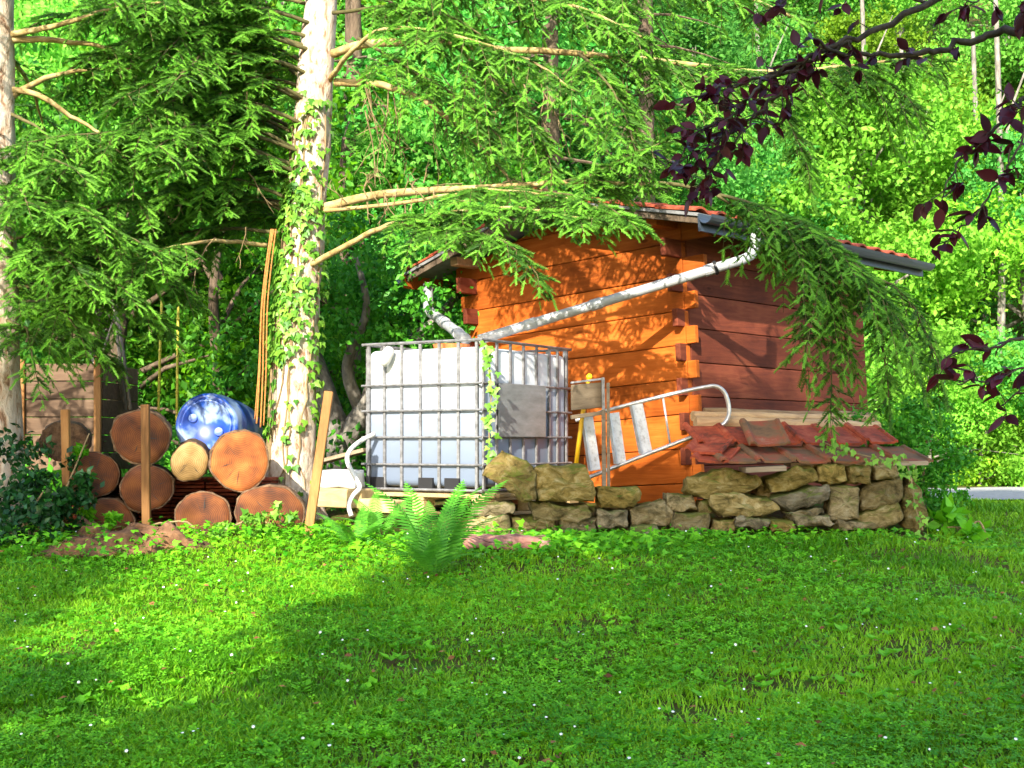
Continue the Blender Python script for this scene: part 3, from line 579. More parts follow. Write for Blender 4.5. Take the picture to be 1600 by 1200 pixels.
# ------------------------------------------------------------------ ladder, stand, yellow handle
def build_ladder():
    loc = P(930, 745, 9.95); t = thing('step_ladder', 'aluminium step ladder lying on its side against the shed wall', 'ladder', loc)
    Y = 9.98
    pts = [P(900, 657, Y + .15), P(950, 641, Y + .1), P(1040, 618, Y), P(1100, 605, Y - .04), P(1120, 604, Y - .05), P(1133, 615, Y - .06), P(1139, 638, Y - .06), P(1136, 655, Y - .06), P(1122, 667, Y - .06), P(1070, 687, Y - .05), P(1000, 714, Y), P(905, 752, Y + .12)]
    q = smooth_path(pts, 5) - loc; m = MB()
    for i in range(len(q) - 1): pass
    # flattened rail profile swept along the path
    tv = unit(np.gradient(q, axis=0)); vs = []; fs = []
    for i in range(len(q)):
        s = np.array([0, 1.0, 0]); s = unit(s - tv[i] * np.dot(s, tv[i])); w = np.cross(tv[i], s)
        for k in range(8):
            a = 2 * math.pi * (k + .5) / 8; vs.append(q[i] + s * 0.034 * math.cos(a) + w * 0.0155 * math.sin(a))
    fs = [(i*8+k, i*8+(k+1)%8, (i+1)*8+(k+1)%8, (i+1)*8+k) for i in range(len(q)-1) for k in range(8)] + [tuple(range(8)), tuple(range((len(q)-1)*8, len(q)*8))[::-1]]
    m.add(vs, fs).build('side_rail', MT['alu'], t, smooth=True)
    for (x0, y0, x1, y1, w) in ((918, 652, 930, 735, 17), (959, 645, 970, 724, 17), (995, 632, 1010, 708, 19)):
        a = P(x0, y0, Y + .02); b = P(x1, y1, Y + .02); c = (a + b) / 2 - loc; ax = (b - a) / 2; side = unit(np.array([0.86, 0.45, 0.0])); nn = unit(np.cross(ax, side)); side = unit(np.cross(nn, ax))
        m = MB(); m.obox(c, ax, side * M(w, Y) * 0.55, nn * 0.009); m.build('tread', MT['tread'], t, bevel=0.003)
        m = MB(); m.obox(c - side * M(w, Y) * 0.55 + nn * 0.002, ax * 0.99, side * 0.007, nn * 0.019); m.build('tread_edge', MT['alu'], t)
    MB().tube([P(1036, 622, Y) - loc, P(1047, 694, Y) - loc], 0.0085, 8).build('rung', MT['alu'], t, smooth=True)
build_ladder()
def build_stand():
    Y = 9.75; loc = P(945, 768, Y); t = thing('metal_stand', 'grey stand with a panel and upright post between tank and ladder', 'stand', loc)
    for dx, y0, w in ((943, 592, 0.03), (950, 598, 0.022)):
        MB().bar(P(dx, y0 if dx > 945 else 640, Y - .002 * (dx - 943)) - loc, P(dx - 1 + 2, 768, Y - .002 * (dx - 943)) - loc, w, 0.03, (0, 1, 0)).build('post', MT['grey_wood'], t, bevel=0.003)
    MB().obox(P(918, 619, Y + .05) - loc, (M(26, Y), 0.03, 0.012), (-0.003, 0.011, 0), (0, 0, M(20, Y))).build('panel', MT['grey_wood'], t, bevel=0.004)
    MB().bar(P(892, 598, Y + .04) - loc, P(942, 592, Y + .06) - loc, 0.05, 0.014).build('panel_rim', MT['steel'], t)
    MB().bar(P(892, 652, Y + .04) - loc, P(942, 645, Y + .06) - loc, 0.07, 0.03).build('panel_rim', MT['grey_wood'], t, bevel=0.003)
    MB().bar(P(942, 590, Y + .02) - loc, P(943, 640, Y + .02) - loc, 0.022, 0.05, (0, 1, 0)).build('panel_rim', MT['steel'], t)
build_stand()
c = P(897, 740, 9.9); t = thing('yellow_handle', 'yellow tool handle leaning beside the caged tank', 'tool', c)
MB().tube([P(899, 735, 9.9) - c, P(909, 656, 9.95) - c, P(920, 590, 10.02) - c], [0.017, 0.017, 0.016], 10).build('shaft', MT['yellow'], t, smooth=True)
MB().tube([P(920, 592, 10.02) - c, P(921, 588, 10.02) - c, P(922, 584, 10.02) - c], [0.022, 0.024, 0.012], 10).build('grip', MT['yellow'], t, smooth=True)

# ------------------------------------------------------------------ log pile
def build_log(px, py, rx, ry, Y, L, mat, label, seed, yaw=0.0, name='cut_log'):
    c = P(px, py, Y); a = M(rx, Y); b = M(ry, Y); g = rng(seed); n = 40
    th = np.linspace(0, 2 * math.pi, n, endpoint=False); ph = g.random(6) * 6.28
    rad = 1 + 0.035 * np.sin(2 * th + ph[0]) + 0.025 * np.sin(3 * th + ph[1]) + 0.018 * np.sin(5 * th + ph[2]) + 0.012 * np.sin(9 * th + ph[3])
    t = thing(name, label, 'log', c, group='sawn logs in the pile'); t.rotation_euler = (math.radians(-90 + g.uniform(-3, 3)), 0, yaw - 0.85 * c[0] / c[1])
    vs = []; zs = np.linspace(0.0, L, 9)
    for z in zs:
        k = 1 + 0.02 * math.sin(z * 9 + ph[4])
        for i in range(n):
            r = rad[i] * k * (1 + 0.02 * g.normal()); vs.append((a * r * math.cos(th[i]), -b * r * math.sin(th[i]), z))
    m = len(zs); fs = [(i*n+k, (i+1)*n+k, (i+1)*n+(k+1)%n, i*n+(k+1)%n) for i in range(m-1) for k in range(n)] + [tuple(range((m-1)*n, m*n))]
    # bark rim at the sawn end
    base = len(vs); vs += [(a * .955 * rad[i] * math.cos(th[i]), -b * .955 * rad[i] * math.sin(th[i]), 0.004) for i in range(n)]
    fs += [(base + k, k, (k + 1) % n, base + (k + 1) % n) for k in range(n)]
    MB().add(vs, fs).build('bark', MT['log_bark'], t, smooth=True)
    vs = []; rs = [0.958, 0.93, 0.7, 0.45, 0.2]
    for j, s in enumerate(rs):
        for i in range(n): vs.append((a * s * rad[i] * math.cos(th[i]), -b * s * rad[i] * math.sin(th[i]), (0.004 if j == 0 else -0.006) ))
    vs.append((0, 0, -0.006)); m = len(rs)
    fs = [(i*n+k, i*n+(k+1)%n, (i+1)*n+(k+1)%n, (i+1)*n+k) for i in range(m-1) for k in range(n)] + [((m-1)*n+k, (m-1)*n+(k+1)%n, m*n) for k in range(n)]
    f = MB().add(vs, fs).build('cut_face', mat, t, smooth=True)
    for q in range(4 + seed % 3):                     # drying cracks
        an = g.random() * 6.28; r0, r1 = g.uniform(0, .35), g.uniform(.45, .92); d = np.array([a * math.cos(an), -b * math.sin(an), 0]); e = np.array([-math.sin(an), -math.cos(an), 0]) * g.uniform(.0008, .003)
        v0 = d * r0; v1 = d * r1; z = np.array([0, 0, -0.0115]); mid = (v0 + v1) / 2 + e * g.uniform(-2, 2)
        MB().add([v0 + z, mid + e + z, v1 + z, mid - e + z], [(0, 1, 2, 3), ]).build('crack', MT['dark'], f)
    return t
build_log(220, 683, 45, 43, 9.42, 0.75, MT['face'], 'large brown log on top of the pile behind the middle stake', 1)
build_log(147, 742, 37, 38, 9.42, 0.70, MT['face'], 'brown log at the outer end of the pile beside a yellowish stake', 2)
build_log(229, 763, 40, 38, 9.44, 0.70, MT['face'], 'brown log wedged under the top log behind the middle stake', 3)
build_log(296, 722, 30, 31, 9.44, 0.75, MT['face_pale'], 'small yellowish log between the brown logs and the orange log', 4)
build_log(375, 720, 47, 47, 9.38, 0.72, MT['face_orange'], 'big bright orange freshly cut log beside the ivy clad trunk', 5, 0.06)
build_log(171, 812, 37, 33, 9.40, 0.70, MT['face'], 'half buried log at ground level behind a pinkish wood wedge', 6)
build_log(318, 809, 44, 41, 9.36, 0.72, MT['face'], 'ground level log with a pale split across its face', 7)
build_log(421, 803, 53, 47, 9.34, 0.70, MT['face'], 'widest flat sided log on the ground at the foot of the trunk', 8)
build_log(100, 690, 40, 30, 10.1, 0.6, MT['log_bark'], 'dark mouldy log lying behind the pile below the plank bin', 9)
t = MB(); q0 = P(120, 812, 9.2); t.add([P(122, 802, 9.25), P(126, 828, 9.2), P(166, 832, 9.2), P(140, 815, 9.25), P(122, 802, 9.4), P(126, 828, 9.4), P(166, 832, 9.4), P(140, 815, 9.4)], [(0,1,2,3),(7,6,5,4),(0,4,5,1),(1,5,6,2),(2,6,7,3),(3,7,4,0)])
tag(t.build('wood_wedge', MT['stone_pink'], None), 'pinkish split wood wedge leaning on the half buried log', 'wood')
def stake(label, x0, y0, x1, y1, Y0, Y1, w):
    a = P(x0, y0, Y0); b = P(x1, y1, Y1); c = b; m = MB()
    o = m.bar(b * 0 + (b - c), a - c, w, w * .8, (0, 1, 0)).build('wooden_stake', MT['stake'], None, bevel=0.004); o.location = c; tag(o, label, 'stake', 'stakes holding the log pile'); return o
stake('yellowish upright stake by the dark bush at the pile end', 102, 640, 106, 836, 9.2, 9.2, 0.055)
stake('upright wooden stake standing in front of the middle logs', 227, 632, 229, 838, 9.2, 9.2, 0.055)
stake('leaning wooden stake between the spruce trunk and the water tank', 514, 612, 481, 840, 9.3, 9.15, 0.062)
def build_stack():
    loc = P(275, 838, 10.3); t = thing('tile_stack', 'stack of thin red roof tiles behind the logs', 'tile stack', loc); me = None; g = rng(4)
    for i in range(16):
        for k in range(6):
            if me is None:
                me = MB().box((-0.12, -0.17, 0), (0.12, 0.17, 0.020)).mesh('stacked_tile'); me.materials.append(MT['tile'])
            o = link('stacked_tile', me, None, t); o.location = ((k - 2.5) * 0.255 + g.normal() * .006, g.normal() * .01, 0.005 + i * 0.0285); o.rotation_euler = (0, 0, g.normal() * .02)
build_stack()

# ------------------------------------------------------------------ blue barrel
def build_barrel():
    c = P(322, 664, 10.25); t = thing('blue_barrel', 'blue plastic barrel lying on its side behind the logs', 'barrel', c); t.rotation_euler = (math.radians(-90 - 4), 0, math.radians(-3))
    R = 0.252
    prof = [(R*.80, 0.012), (R*.86, 0.0), (R*.93, 0.006), (R*.97, 0.03), (R*.975, 0.05), (R*1.0, 0.07), (R*1.0, 0.20), (R*1.03, 0.22), (R*1.03, 0.25), (R, 0.27), (R, 0.55), (R*1.03, 0.57), (R*1.03, 0.60), (R, 0.62), (R, 0.78), (R*.95, 0.82), (R*.5, 0.83)]
    MB().lathe(prof, 48).build('barrel_body', MT['blue'], t, smooth=True)
    o = MB().lathe([(R*.70, 0.004), (R*.72, -0.004), (R*.78, -0.004), (R*.80, 0.011)], 48).build('barrel_rim', MT['blue'], t, smooth=True)
    for a in (0.5, 3.6):
        q = MB().lathe([(0.028, -0.010), (0.034, -0.008), (0.034, 0.006)], 16).build('bung', MT['blue'], t); q.location = (0.45 * R * math.cos(a), 0.45 * R * math.sin(a), 0.0)
build_barrel()

# ------------------------------------------------------------------ plank bin, sticks, canes
def build_bin():
    Y = 11.3; loc = P(95, 730, Y); t = thing('plank_bin', 'weathered plank compost bin under the spruce branches', 'compost bin', loc, math.radians(-4))
    w = M(128, Y); h = M(28, Y); g = rng(6)
    for i in range(6):
        z = M(-5, Y) + i * h
        MB().box((-w/2, g.normal()*.004, z), (w/2, 0.025 + g.normal()*.004, z + h * 0.955)).build('plank', MT['bin_wood'], t, bevel=0.004)
        MB().box((-w/2 - .0, 0.05, z), (-w/2 + 0.025, 0.9, z + h * 0.955)).build('plank', MT['bin_wood'], t, bevel=0.004)
        MB().box((w/2 - 0.025, 0.05, z), (w/2, 0.9, z + h * 0.955)).build('plank', MT['bin_wood'], t, bevel=0.004)
    for x in (-w/2 - 0.02, w/2 - 0.05): MB().box((x, -0.032, -0.2), (x + 0.06, -0.006, h * 6 + (0.03 if x > 0 else 0))).build('corner_post', MT['stake'], t, bevel=0.004)
    MB().obox((w*0.05, -0.0, h * 6 + 0.19), (w * 0.47, 0, 0.012), (0, 0.05, 0), (0, 0, 0.03)).build('top_rail', MT['bin_wood'], t, bevel=0.004)
    MB().obox((w*0.42, 0.02, h * 6 + 0.07), (0.04, 0, 0), (0, 0.04, 0), (0, 0, 0.085)).build('rail_support', MT['dark'], t)
build_bin()
def sticks():
    t = thing('stick_tripod', 'tripod of thin grey sticks tied at the top behind the log pile', 'garden sticks', P(185, 660, 11.6))
    loc = np.array(t.location)
    for (x0, y0, x1, y1, r, b) in ((176, 468, 196, 640, .014, .1), (181, 472, 204, 640, .012, -.1), (178, 500, 146, 590, .012, .3), (146, 590, 147, 560, .012, .3), (181, 560, 190, 640, .010, .2)):
        MB().tube([P(x0, y0, 11.6) - loc, P((x0+x1)/2+1, (y0+y1)/2, 11.6 + b/2) - loc, P(x1, y1, 11.6 + b) - loc], [r, r*1.1, r*1.2], 7).build('stick', MT['bark_grey'], t, smooth=True)
    for i, (x0, y0, x1, y1) in enumerate(((253, 470, 247, 625), (279, 465, 276, 628))):
        a = P(x1, y1 + 40, 11.9); q = smooth_path([P(x1, y1 + 40, 11.9) - a, P((x0+x1)/2, (y0+y1)/2, 11.9) - a, P(x0, y0, 11.9) - a], 6)
        m = MB(); m.tube(q, 0.012, 8)
        for k in (3, 6, 9): m.tube([q[k] - (0, 0, .008), q[k] + (0, 0, .008)], 0.0165, 8)
        o = m.build('garden_cane', MT['cane'], None, smooth=True); o.location = a; tag(o, ('yellow bamboo cane next to the stick tripod', 'yellow bamboo cane next to the blue barrel')[i], 'cane', 'bamboo canes')
sticks()

# ------------------------------------------------------------------ things left of the tank
a = P(534, 790, 10.2)
tag(MB().bar(P(495, 776, 10.0), P(575, 779, 9.85), 0.22, 0.14).build('timber_beam', MT['pallet'], None, bevel=0.012, seg=2), 'thick yellowish timber beam on the ground beside the tank', 'beam')
tag(MB().bar(P(572, 788, 9.75), P(625, 792, 9.62), 0.18, 0.09).build('wood_offcut', MT['pallet'], None, bevel=0.01, seg=2), 'short wood block under the corner of the tank pallet', 'wood block')
def build_sack():
    c = P(533, 748, 10.02); m = MB(); n = 24; vs = []; zs = np.linspace(-1, 1, 9)
    for z in zs:
        for k in range(n):
            a = 2*math.pi*k/n; r = (1 - abs(z)**8)**.25 + 0.02
            p = np.array([0.165 * r * np.sign(math.cos(a)) * abs(math.cos(a))**.45, 0.12 * r * np.sign(math.sin(a)) * abs(math.sin(a))**.45, z * 0.082])
            p += np.array(noise.noise_vector(Vector(p) * 9)) * 0.018; vs.append(p)
    fs = [(i*n+k, i*n+(k+1)%n, (i+1)*n+(k+1)%n, (i+1)*n+k) for i in range(8) for k in range(n)] + [tuple(range(n))[::-1], tuple(range(8*n, 9*n))]
    o = m.add(vs, fs).build('white_sack', MT['white'], None, smooth=True); o.location = c; tag(o, 'white plastic sack lying on the timber beam', 'sack')
build_sack()
tag(MB().bar(P(500, 722, 10.45), P(575, 703, 10.3), 0.16, 0.03).build('grey_plank', MT['grey_wood'], None, bevel=0.003), 'grey plank propped behind the white sack', 'plank')
q = smooth_path([P(585, 678, 10.05), P(562, 690, 9.95), P(546, 705, 9.85), P(543, 722, 9.8), P(556, 748, 9.76), P(562, 762, 9.74), P(551, 775, 9.7), P(545, 790, 9.66), P(549, 806, 9.6)], 6)
tag(MB().tube(q, 0.017, 10).build('white_hose', MT['white'], None, smooth=True), 'curved white hose hanging beside the tank', 'hose')

# ------------------------------------------------------------------ old stump roots in the lawn
def mound(label, name, px, py, Y, w, d, h, mat, seed):
    c = P(px, py, Y); c[2] = float(gz(c[0], Y)) - 0.02; n = 30; vs = []; fs = []
    for j in range(9):
        s = 1 - j / 8
        for k in range(n):
            a = 2*math.pi*k/n; r = s ** .8 * (1 + 0.25 * math.sin(3*a + seed) + 0.15 * math.sin(7*a + 2*seed))
            p = np.array([w * r * math.cos(a), d * r * math.sin(a), h * (1 - s**1.7)]); q = Vector(p) * 6 + Vector((seed, 0, 0)); p += np.array(noise.noise_vector(q)) * 0.09 * h / 0.15 * (j > 0) + np.array(noise.noise_vector(q * 3.5)) * 0.03 * (j > 0); vs.append(p)
    fs = [(i*n+k, i*n+(k+1)%n, (i+1)*n+(k+1)%n, (i+1)*n+k) for i in range(8) for k in range(n)]
    o = MB().add(vs, fs).build(name, mat, None, smooth=True); o.location = c; return tag(o, label, 'stump')
mound('rotting stump with spreading roots in front of the log pile', 'tree_stump', 205, 865, 8.75, 0.42, 0.30, 0.16, MT['soil'], 1.0)
mound('low root hump sprouting ivy beside the dark bush', 'tree_stump', 120, 890, 8.55, 0.30, 0.2, 0.10, MT['soil'], 2.3)
# ------------------------------------------------------------------ spruce foliage
def shoot_template(n=9, seed=2, angs=(0.15, 3.0, 1.55), wide=0.085):
    g = rng(seed); V = []; T = []
    for i in range(n):
        x = 0.02 + 0.90 * i / (n - 1)
        for a in angs:
            a = a + g.normal() * 0.30; out = np.array([0, math.cos(a), math.sin(a)]); L = 0.29 * (1 - 0.40 * (i / n) ** 2)
            tip = np.array([x, 0, 0]) + L * unit(np.array([0.85, 0, 0]) + out * 0.75); b = np.array([x, 0, 0]); w = np.array([wide, 0, 0]) - 0.012 * np.cross(out, (1, 0, 0))
            k = len(V); V += [b - w * .7, b + w * .7, tip]; T.append((k, k + 1, k + 2))
    k = len(V); V += [(0, -.03, 0), (1.02, 0, 0), (0, .03, .01)]; T.append((k, k + 1, k + 2))
    return np.array(V), np.array(T)
SHOOT = shoot_template(); SHOOT_FAR = shoot_template(6, 3, (0.2, 2.9, 1.5), 0.11)
class Spruce:
    """gathers the twigs and the needled shoots of one tree's crown"""
    def __init__(s, seed): s.g = rng(seed); s.pos = []; s.dir = []; s.nrm = []; s.len = []; s.tint = []; s.tw = MB(); s.branches = []
    def secondary(s, p0, d, L, droop, dens=0.035, bare=0.05, size=0.115):
        g = s.g; n = 7; ts = np.linspace(0, 1, n)[:, None]; side = unit(np.cross(d, (0, 0, 1)) + 1e-6)
        q = p0 + d * L * ts + np.array([0, 0, -1.0]) * droop * L * ts ** 1.7 + side * (0.10 * L * g.normal() * ts ** 2)
        s.tw.tube(q[::2], np.linspace(0.0045, 0.0018, 4), 3, caps=False)
        m = max(4, int(L / dens)); t = np.linspace(bare, 1.0, m); tan = unit(np.gradient(q, axis=0))
        for j in range(m):
            f = t[j] * (n - 1); i = min(int(f), n - 2); p = q[i] + (q[i + 1] - q[i]) * (f - i); tg = tan[min(int(round(f)), n - 1)]
            sd = unit(np.cross(tg, (0, 0, 1)) + 1e-6)
            for sg in ((1, -1) if j < m - 1 else (0,)):
                if g.random() < 0.10: continue
                dd = unit(tg * g.uniform(.6, 1.1) + sd * sg * g.uniform(.6, 1.0) + np.array([0, 0, g.uniform(-.35, .15)]))
                ln = size * g.uniform(.55, 1.25) * (1.15 - 0.35 * t[j])
                s.pos.append(p); s.dir.append(dd); s.nrm.append(unit(np.array([0, 0, 1.0]) + 0.3 * g.normal(size=3))); s.len.append(ln)
                fresh = t[j] > 0.74 or g.random() < 0.22
                s.tint.append(np.clip((g.uniform(.6, 1.0) if fresh else g.uniform(.05, .45)), 0, 1))
                if g.random() < 0.45 and ln > 0.06:       # side shoots
                    for s2 in (1, -1):
                        s.pos.append(p + dd * ln * g.uniform(.4, .7)); s.dir.append(unit(dd + s2 * unit(np.cross(dd, (0, 0, 1)) + 1e-6) * .8 + np.array([0, 0, -.1]))); s.nrm.append(np.array([0, 0, 1.0])); s.len.append(ln * g.uniform(.5, .8)); s.tint.append(g.uniform(.15, .95))
    def branch(s, pts, r0, start=0.25, sec=0.5, droop=0.35, step=0.075, fwd=0.55, name=True, dens=0.035, size=0.115, end=1.0):
        g = s.g; q = smooth_path(pts, 6); seg = np.linalg.norm(np.diff(q, axis=0), axis=1); cum = np.concatenate([[0], np.cumsum(seg)]); L = cum[-1]
        q = q + np.concatenate([np.zeros((1, 3)), 0.012 * np.cumsum(g.normal(size=(len(q) - 1, 3)) * 0.35, axis=0)])
        s.branches.append((q, np.linspace(r0, max(0.005, r0 * 0.28), len(q))))
        d = start * L; k = 0
        while d < L * end:
            p = np.array([np.interp(d, cum, q[:, a]) for a in range(3)]); p2 = np.array([np.interp(min(d + .05, L), cum, q[:, a]) for a in range(3)]); p1 = np.array([np.interp(max(d - .05, 0), cum, q[:, a]) for a in range(3)])
            tg = unit(p2 - p1); sd = unit(np.cross(tg, (0, 0, 1)) + 1e-6); f = (d / L - start) / max(1e-3, 1 - start)
            sg = 1 if k % 2 else -1
            dd = unit(tg * fwd + sd * sg + np.array([0, 0, g.uniform(-.15, .15)]) + 0.15 * g.normal(size=3))
            s.secondary(p, dd, sec * g.uniform(.55, 1.15) * (1.0 - 0.55 * f), droop * g.uniform(.6, 1.4), dens, size=size)
            d += step * g.uniform(.6, 1.4); k += 1
        s.secondary(q[-1], unit(q[-1] - q[-4]), sec * 0.45, droop * .5, dens, size=size)
    def finish(s, root, loc, branch_mat):
        loc = np.asarray(loc)
        for (q, r) in s.branches: MB().tube(q - loc, r, 7).build('branch', branch_mat if r[0] > 0.0175 else MT['needle_twig'], root, smooth=True)
        o = s.tw.build('twigs', MT['needle_twig'], root); o.data.transform(Matrix.Translation(-Vector(loc))); o['kind'] = 'stuff'
        V, T, t = scatter(SHOOT[0], SHOOT[1], np.array(s.pos) - loc, frames(np.array(s.dir), np.array(s.nrm)), np.array(s.len), np.array(s.tint))
        o = link('crown', np_mesh('crown', V, T, t), MT['needles'], root); o['kind'] = 'stuff'
        print('spruce shoots', len(s.pos))
def trunk_obj(pts, rad, mat, root, loc, n=28, rough=0.012, seed=1, flare=0.0):
    q = smooth_path(pts, 14); r = np.interp(np.linspace(0, 1, len(q)), np.linspace(0, 1, len(rad)), rad); vs = []; g = rng(seed)
    for i in range(len(q)):
        for k in range(n):
            a = 2 * math.pi * k / n; h = q[i][2] - q[0][2]
            rr = r[i] * (1 + flare * math.exp(-h / 0.22) * (0.5 + 0.5 * math.sin(5 * a + 1.0)))
            p = q[i] + rr * np.array([math.cos(a), math.sin(a), 0]); v = Vector((p[0] * 9 + seed, p[1] * 9, p[2] * 3)); p = p + np.array([math.cos(a), math.sin(a), 0]) * rough * (noise.noise(v) + 0.6 * noise.noise(v * 2.7)); vs.append(p - loc)
    m = len(q); fs = [(i*n+k, i*n+(k+1)%n, (i+1)*n+(k+1)%n, (i+1)*n+k) for i in range(m-1) for k in range(n)] + [tuple(range((m-1)*n, m*n))]
    return MB().add(vs, fs).build('trunk', mat, root, smooth=True), q, r

def dead_twigs(root, loc, specs, seed, mat):
    g = rng(seed); m = MB()
    for (px, py, Y, L, dx, dz) in specs:
        p = P(px, py, Y); d = unit(np.array([dx + .3 * g.normal(), .4 * g.normal(), dz + .2 * g.normal()])); q = [p]; d0 = d
        for k in range(5): d = unit(d + 0.22 * g.normal(size=3) + np.array([0, 0, -0.12])); q.append(q[-1] + d * L / 5)
        m.tube(np.array(q) - loc, np.linspace(.0055, .002, 6), 4, caps=False)
        for j in (1, 2, 3, 4):
            if g.random() < .75:
                e = unit(d0 + 0.8 * g.normal(size=3) + np.array([0, 0, -.2])); l2 = L * g.uniform(.2, .45); b = q[j]
                m.tube(np.array([b, b + e * l2 * .5 + .03 * g.normal(size=3) * L, b + e * l2 + np.array([0, 0, -.12 * l2])]) - loc, [.0035, .0026, .0015], 3, caps=False)
    o = m.build('dead_twigs', mat, root); o['kind'] = 'stuff'

def big_spruce():
    loc = P(455, 838, 10.62); loc[2] = float(gz(loc[0], loc[1])) - 0.03
    S = thing('spruce_tree', 'tall spruce with pale ivy clad trunk beside the log pile', 'tree', loc)
    b = P(452, 840, 10.62)
    pts = [loc, P(455, 700, 10.62), P(466, 480, 10.62), P(484, 250, 10.62), P(500, 20, 10.62), P(516, -220, 10.62), P(530, -450, 10.62)]
    tr, q, r = trunk_obj(pts, [M(46, 10.6), M(37, 10.6), M(34, 10.6), M(30, 10.6), M(26, 10.6), M(22, 10.6), M(14, 10.6)], MT['bark'], S, loc, flare=0.35, rough=0.016)
    C = Spruce(11); Y = 10.55
    # right hand limbs, traced from their run along the shed
    C.branch([P(500, 327, Y), P(600, 303, 10.3), P(740, 292, 10.0), P(880, 284, 9.7), P(1020, 288, 9.45)], 0.040, 0.84, 0.30, 0.3, 0.08)
    C.branch([P(985, 286, 9.5), P(1050, 290, 9.4), P(1120, 305, 9.3), P(1240, 340, 9.2), P(1330, 400, 9.15), P(1395, 470, 9.15)], 0.017, 0.34, 0.58, 0.8, 0.060)
    C.branch([P(478, 417, Y), P(545, 382, 10.2), P(620, 350, 9.9), P(720, 335, 9.5), P(830, 335, 9.2), P(930, 350, 9.0)], 0.026, 0.40, 0.42, 0.45, 0.045)
    C.branch([P(500, 330, Y), P(640, 318, 10.0), P(760, 305, 9.6), P(880, 318, 9.3), P(985, 352, 9.1)], 0.018, 0.45, 0.36, 0.5, 0.05)
    C.branch([P(620, 350, 9.9), P(700, 352, 9.4), P(790, 372, 9.0), P(848, 428, 8.9)], 0.012, 0.2, 0.30, 0.7, 0.05)
    C.branch([P(1150, 315, 9.3), P(1230, 355, 9.3), P(1290, 430, 9.3), P(1330, 540, 9.3)], 0.014, 0.15, 0.50, 0.9, 0.08)
    C.branch([P(1190, 325, 9.3), P(1300, 385, 9.1), P(1370, 450, 9.0), P(1425, 560, 9.0)], 0.014, 0.25, 0.50, 0.9, 0.08)
    C.branch([P(740, 292, 10.0), P(860, 300, 9.5), P(930, 312, 9.2), P(975, 335, 9.0)], 0.012, 0.2, 0.30, 0.5, 0.055)
    C.branch([P(560, 60, 10.3), P(640, 110, 9.9), P(720, 160, 9.7), P(790, 230, 9.6)], 0.014, 0.2, 0.42, 0.7, 0.055)
    C.branch([P(700, 60, 10.0), P(770, 130, 9.7), P(830, 190, 9.6), P(860, 260, 9.6)], 0.014, 0.2, 0.42, 0.7, 0.055)
    C.branch([P(520, 20, 10.5), P(600, 10, 10.2), P(690, 20, 9.9), P(760, 60, 9.7)], 0.016, 0.25, 0.42, 0.7, 0.055)
    for (xa, ya, xb, yb, xc, yc, yq) in ((1200, 330, 1250, 430, 1262, 560, 9.35), (1250, 345, 1300, 470, 1300, 640, 9.25), (1320, 395, 1375, 500, 1390, 625, 9.1), (1360, 430, 1440, 500, 1470, 590, 9.2)):
        C.branch([P(xa, ya, yq), P((xa + xb) / 2 + 8, (ya + yb) / 2 - 10, yq), P(xb, yb, yq), P(xc, yc, yq)], 0.010, 0.08, 0.32, 0.8, 0.065, dens=.04)
    C.branch([P(1120, 305, 9.3), P(1190, 340, 9.5), P(1250, 360, 9.5), P(1300, 400, 9.5)], 0.012, 0.1, 0.40, 1.0, 0.06)
    C.branch([P(520, 84, Y), P(580, 66, 10.3), P(680, 62, 10.0), P(790, 72, 9.9), P(900, 78, 9.9), P(1040, 92, 9.9), P(1180, 106, 10.0), P(1300, 100, 10.1), P(1440, 82, 10.2)], 0.036, 0.45, 0.55, 0.95, 0.055)
    C.branch([P(524, 128, Y), P(600, 135, 10.4), P(690, 175, 10.3), P(760, 240, 10.3), P(800, 290, 10.3)], 0.034, 0.55, 0.4, 0.8, 0.08)
    C.branch([P(516, 125, Y), P(545, 85, 10.2), P(600, 48, 9.9), P(720, 52, 9.6), P(830, 90, 9.4), P(900, 140, 9.3)], 0.022, 0.35, 0.42, 0.8, 0.06)
    C.branch([P(900, 80, 9.9), P(930, 110, 9.6), P(965, 170, 9.4), P(985, 240, 9.3)], 0.014, 0.2, 0.42, 0.8, 0.055)
    C.branch([P(880, 284, 9.7), P(930, 270, 9.5), P(985, 240, 9.3), P(1030, 225, 9.2)], 0.012, 0.1, 0.32, 0.7, 0.05)
    C.branch([P(1040, 92, 9.9), P(1130, 130, 9.8), P(1220, 170, 9.8), P(1260, 250, 9.8)], 0.012, 0.1, 0.45, 1.0, 0.06)
    C.branch([P(1300, 100, 10.1), P(1370, 120, 10.0), P(1420, 160, 10.0)], 0.012, 0.05, 0.5, 1.0, 0.06)
    C.branch([P(508, -40, Y), P(620, -50, 10.1), P(760, -20, 9.8), P(900, 10, 9.6), P(1010, 60, 9.5)], 0.036, 0.25, 0.5, 0.7, 0.06)
    C.branch([P(512, -120, Y), P(660, -150, 10.4), P(860, -110, 10.2), P(1060, -50, 10.1), P(1240, 30, 10.2)], 0.038, 0.3, 0.6, 0.8, 0.07)
    # left hand limbs
    g = rng(21)
    C.branch([P(418, 384, Y), P(370, 377, 10.3), P(320, 378, 10.0), P(245, 395, 9.6), P(160, 440, 9.3)], 0.020, 0.55, 0.40, 0.6, 0.06)
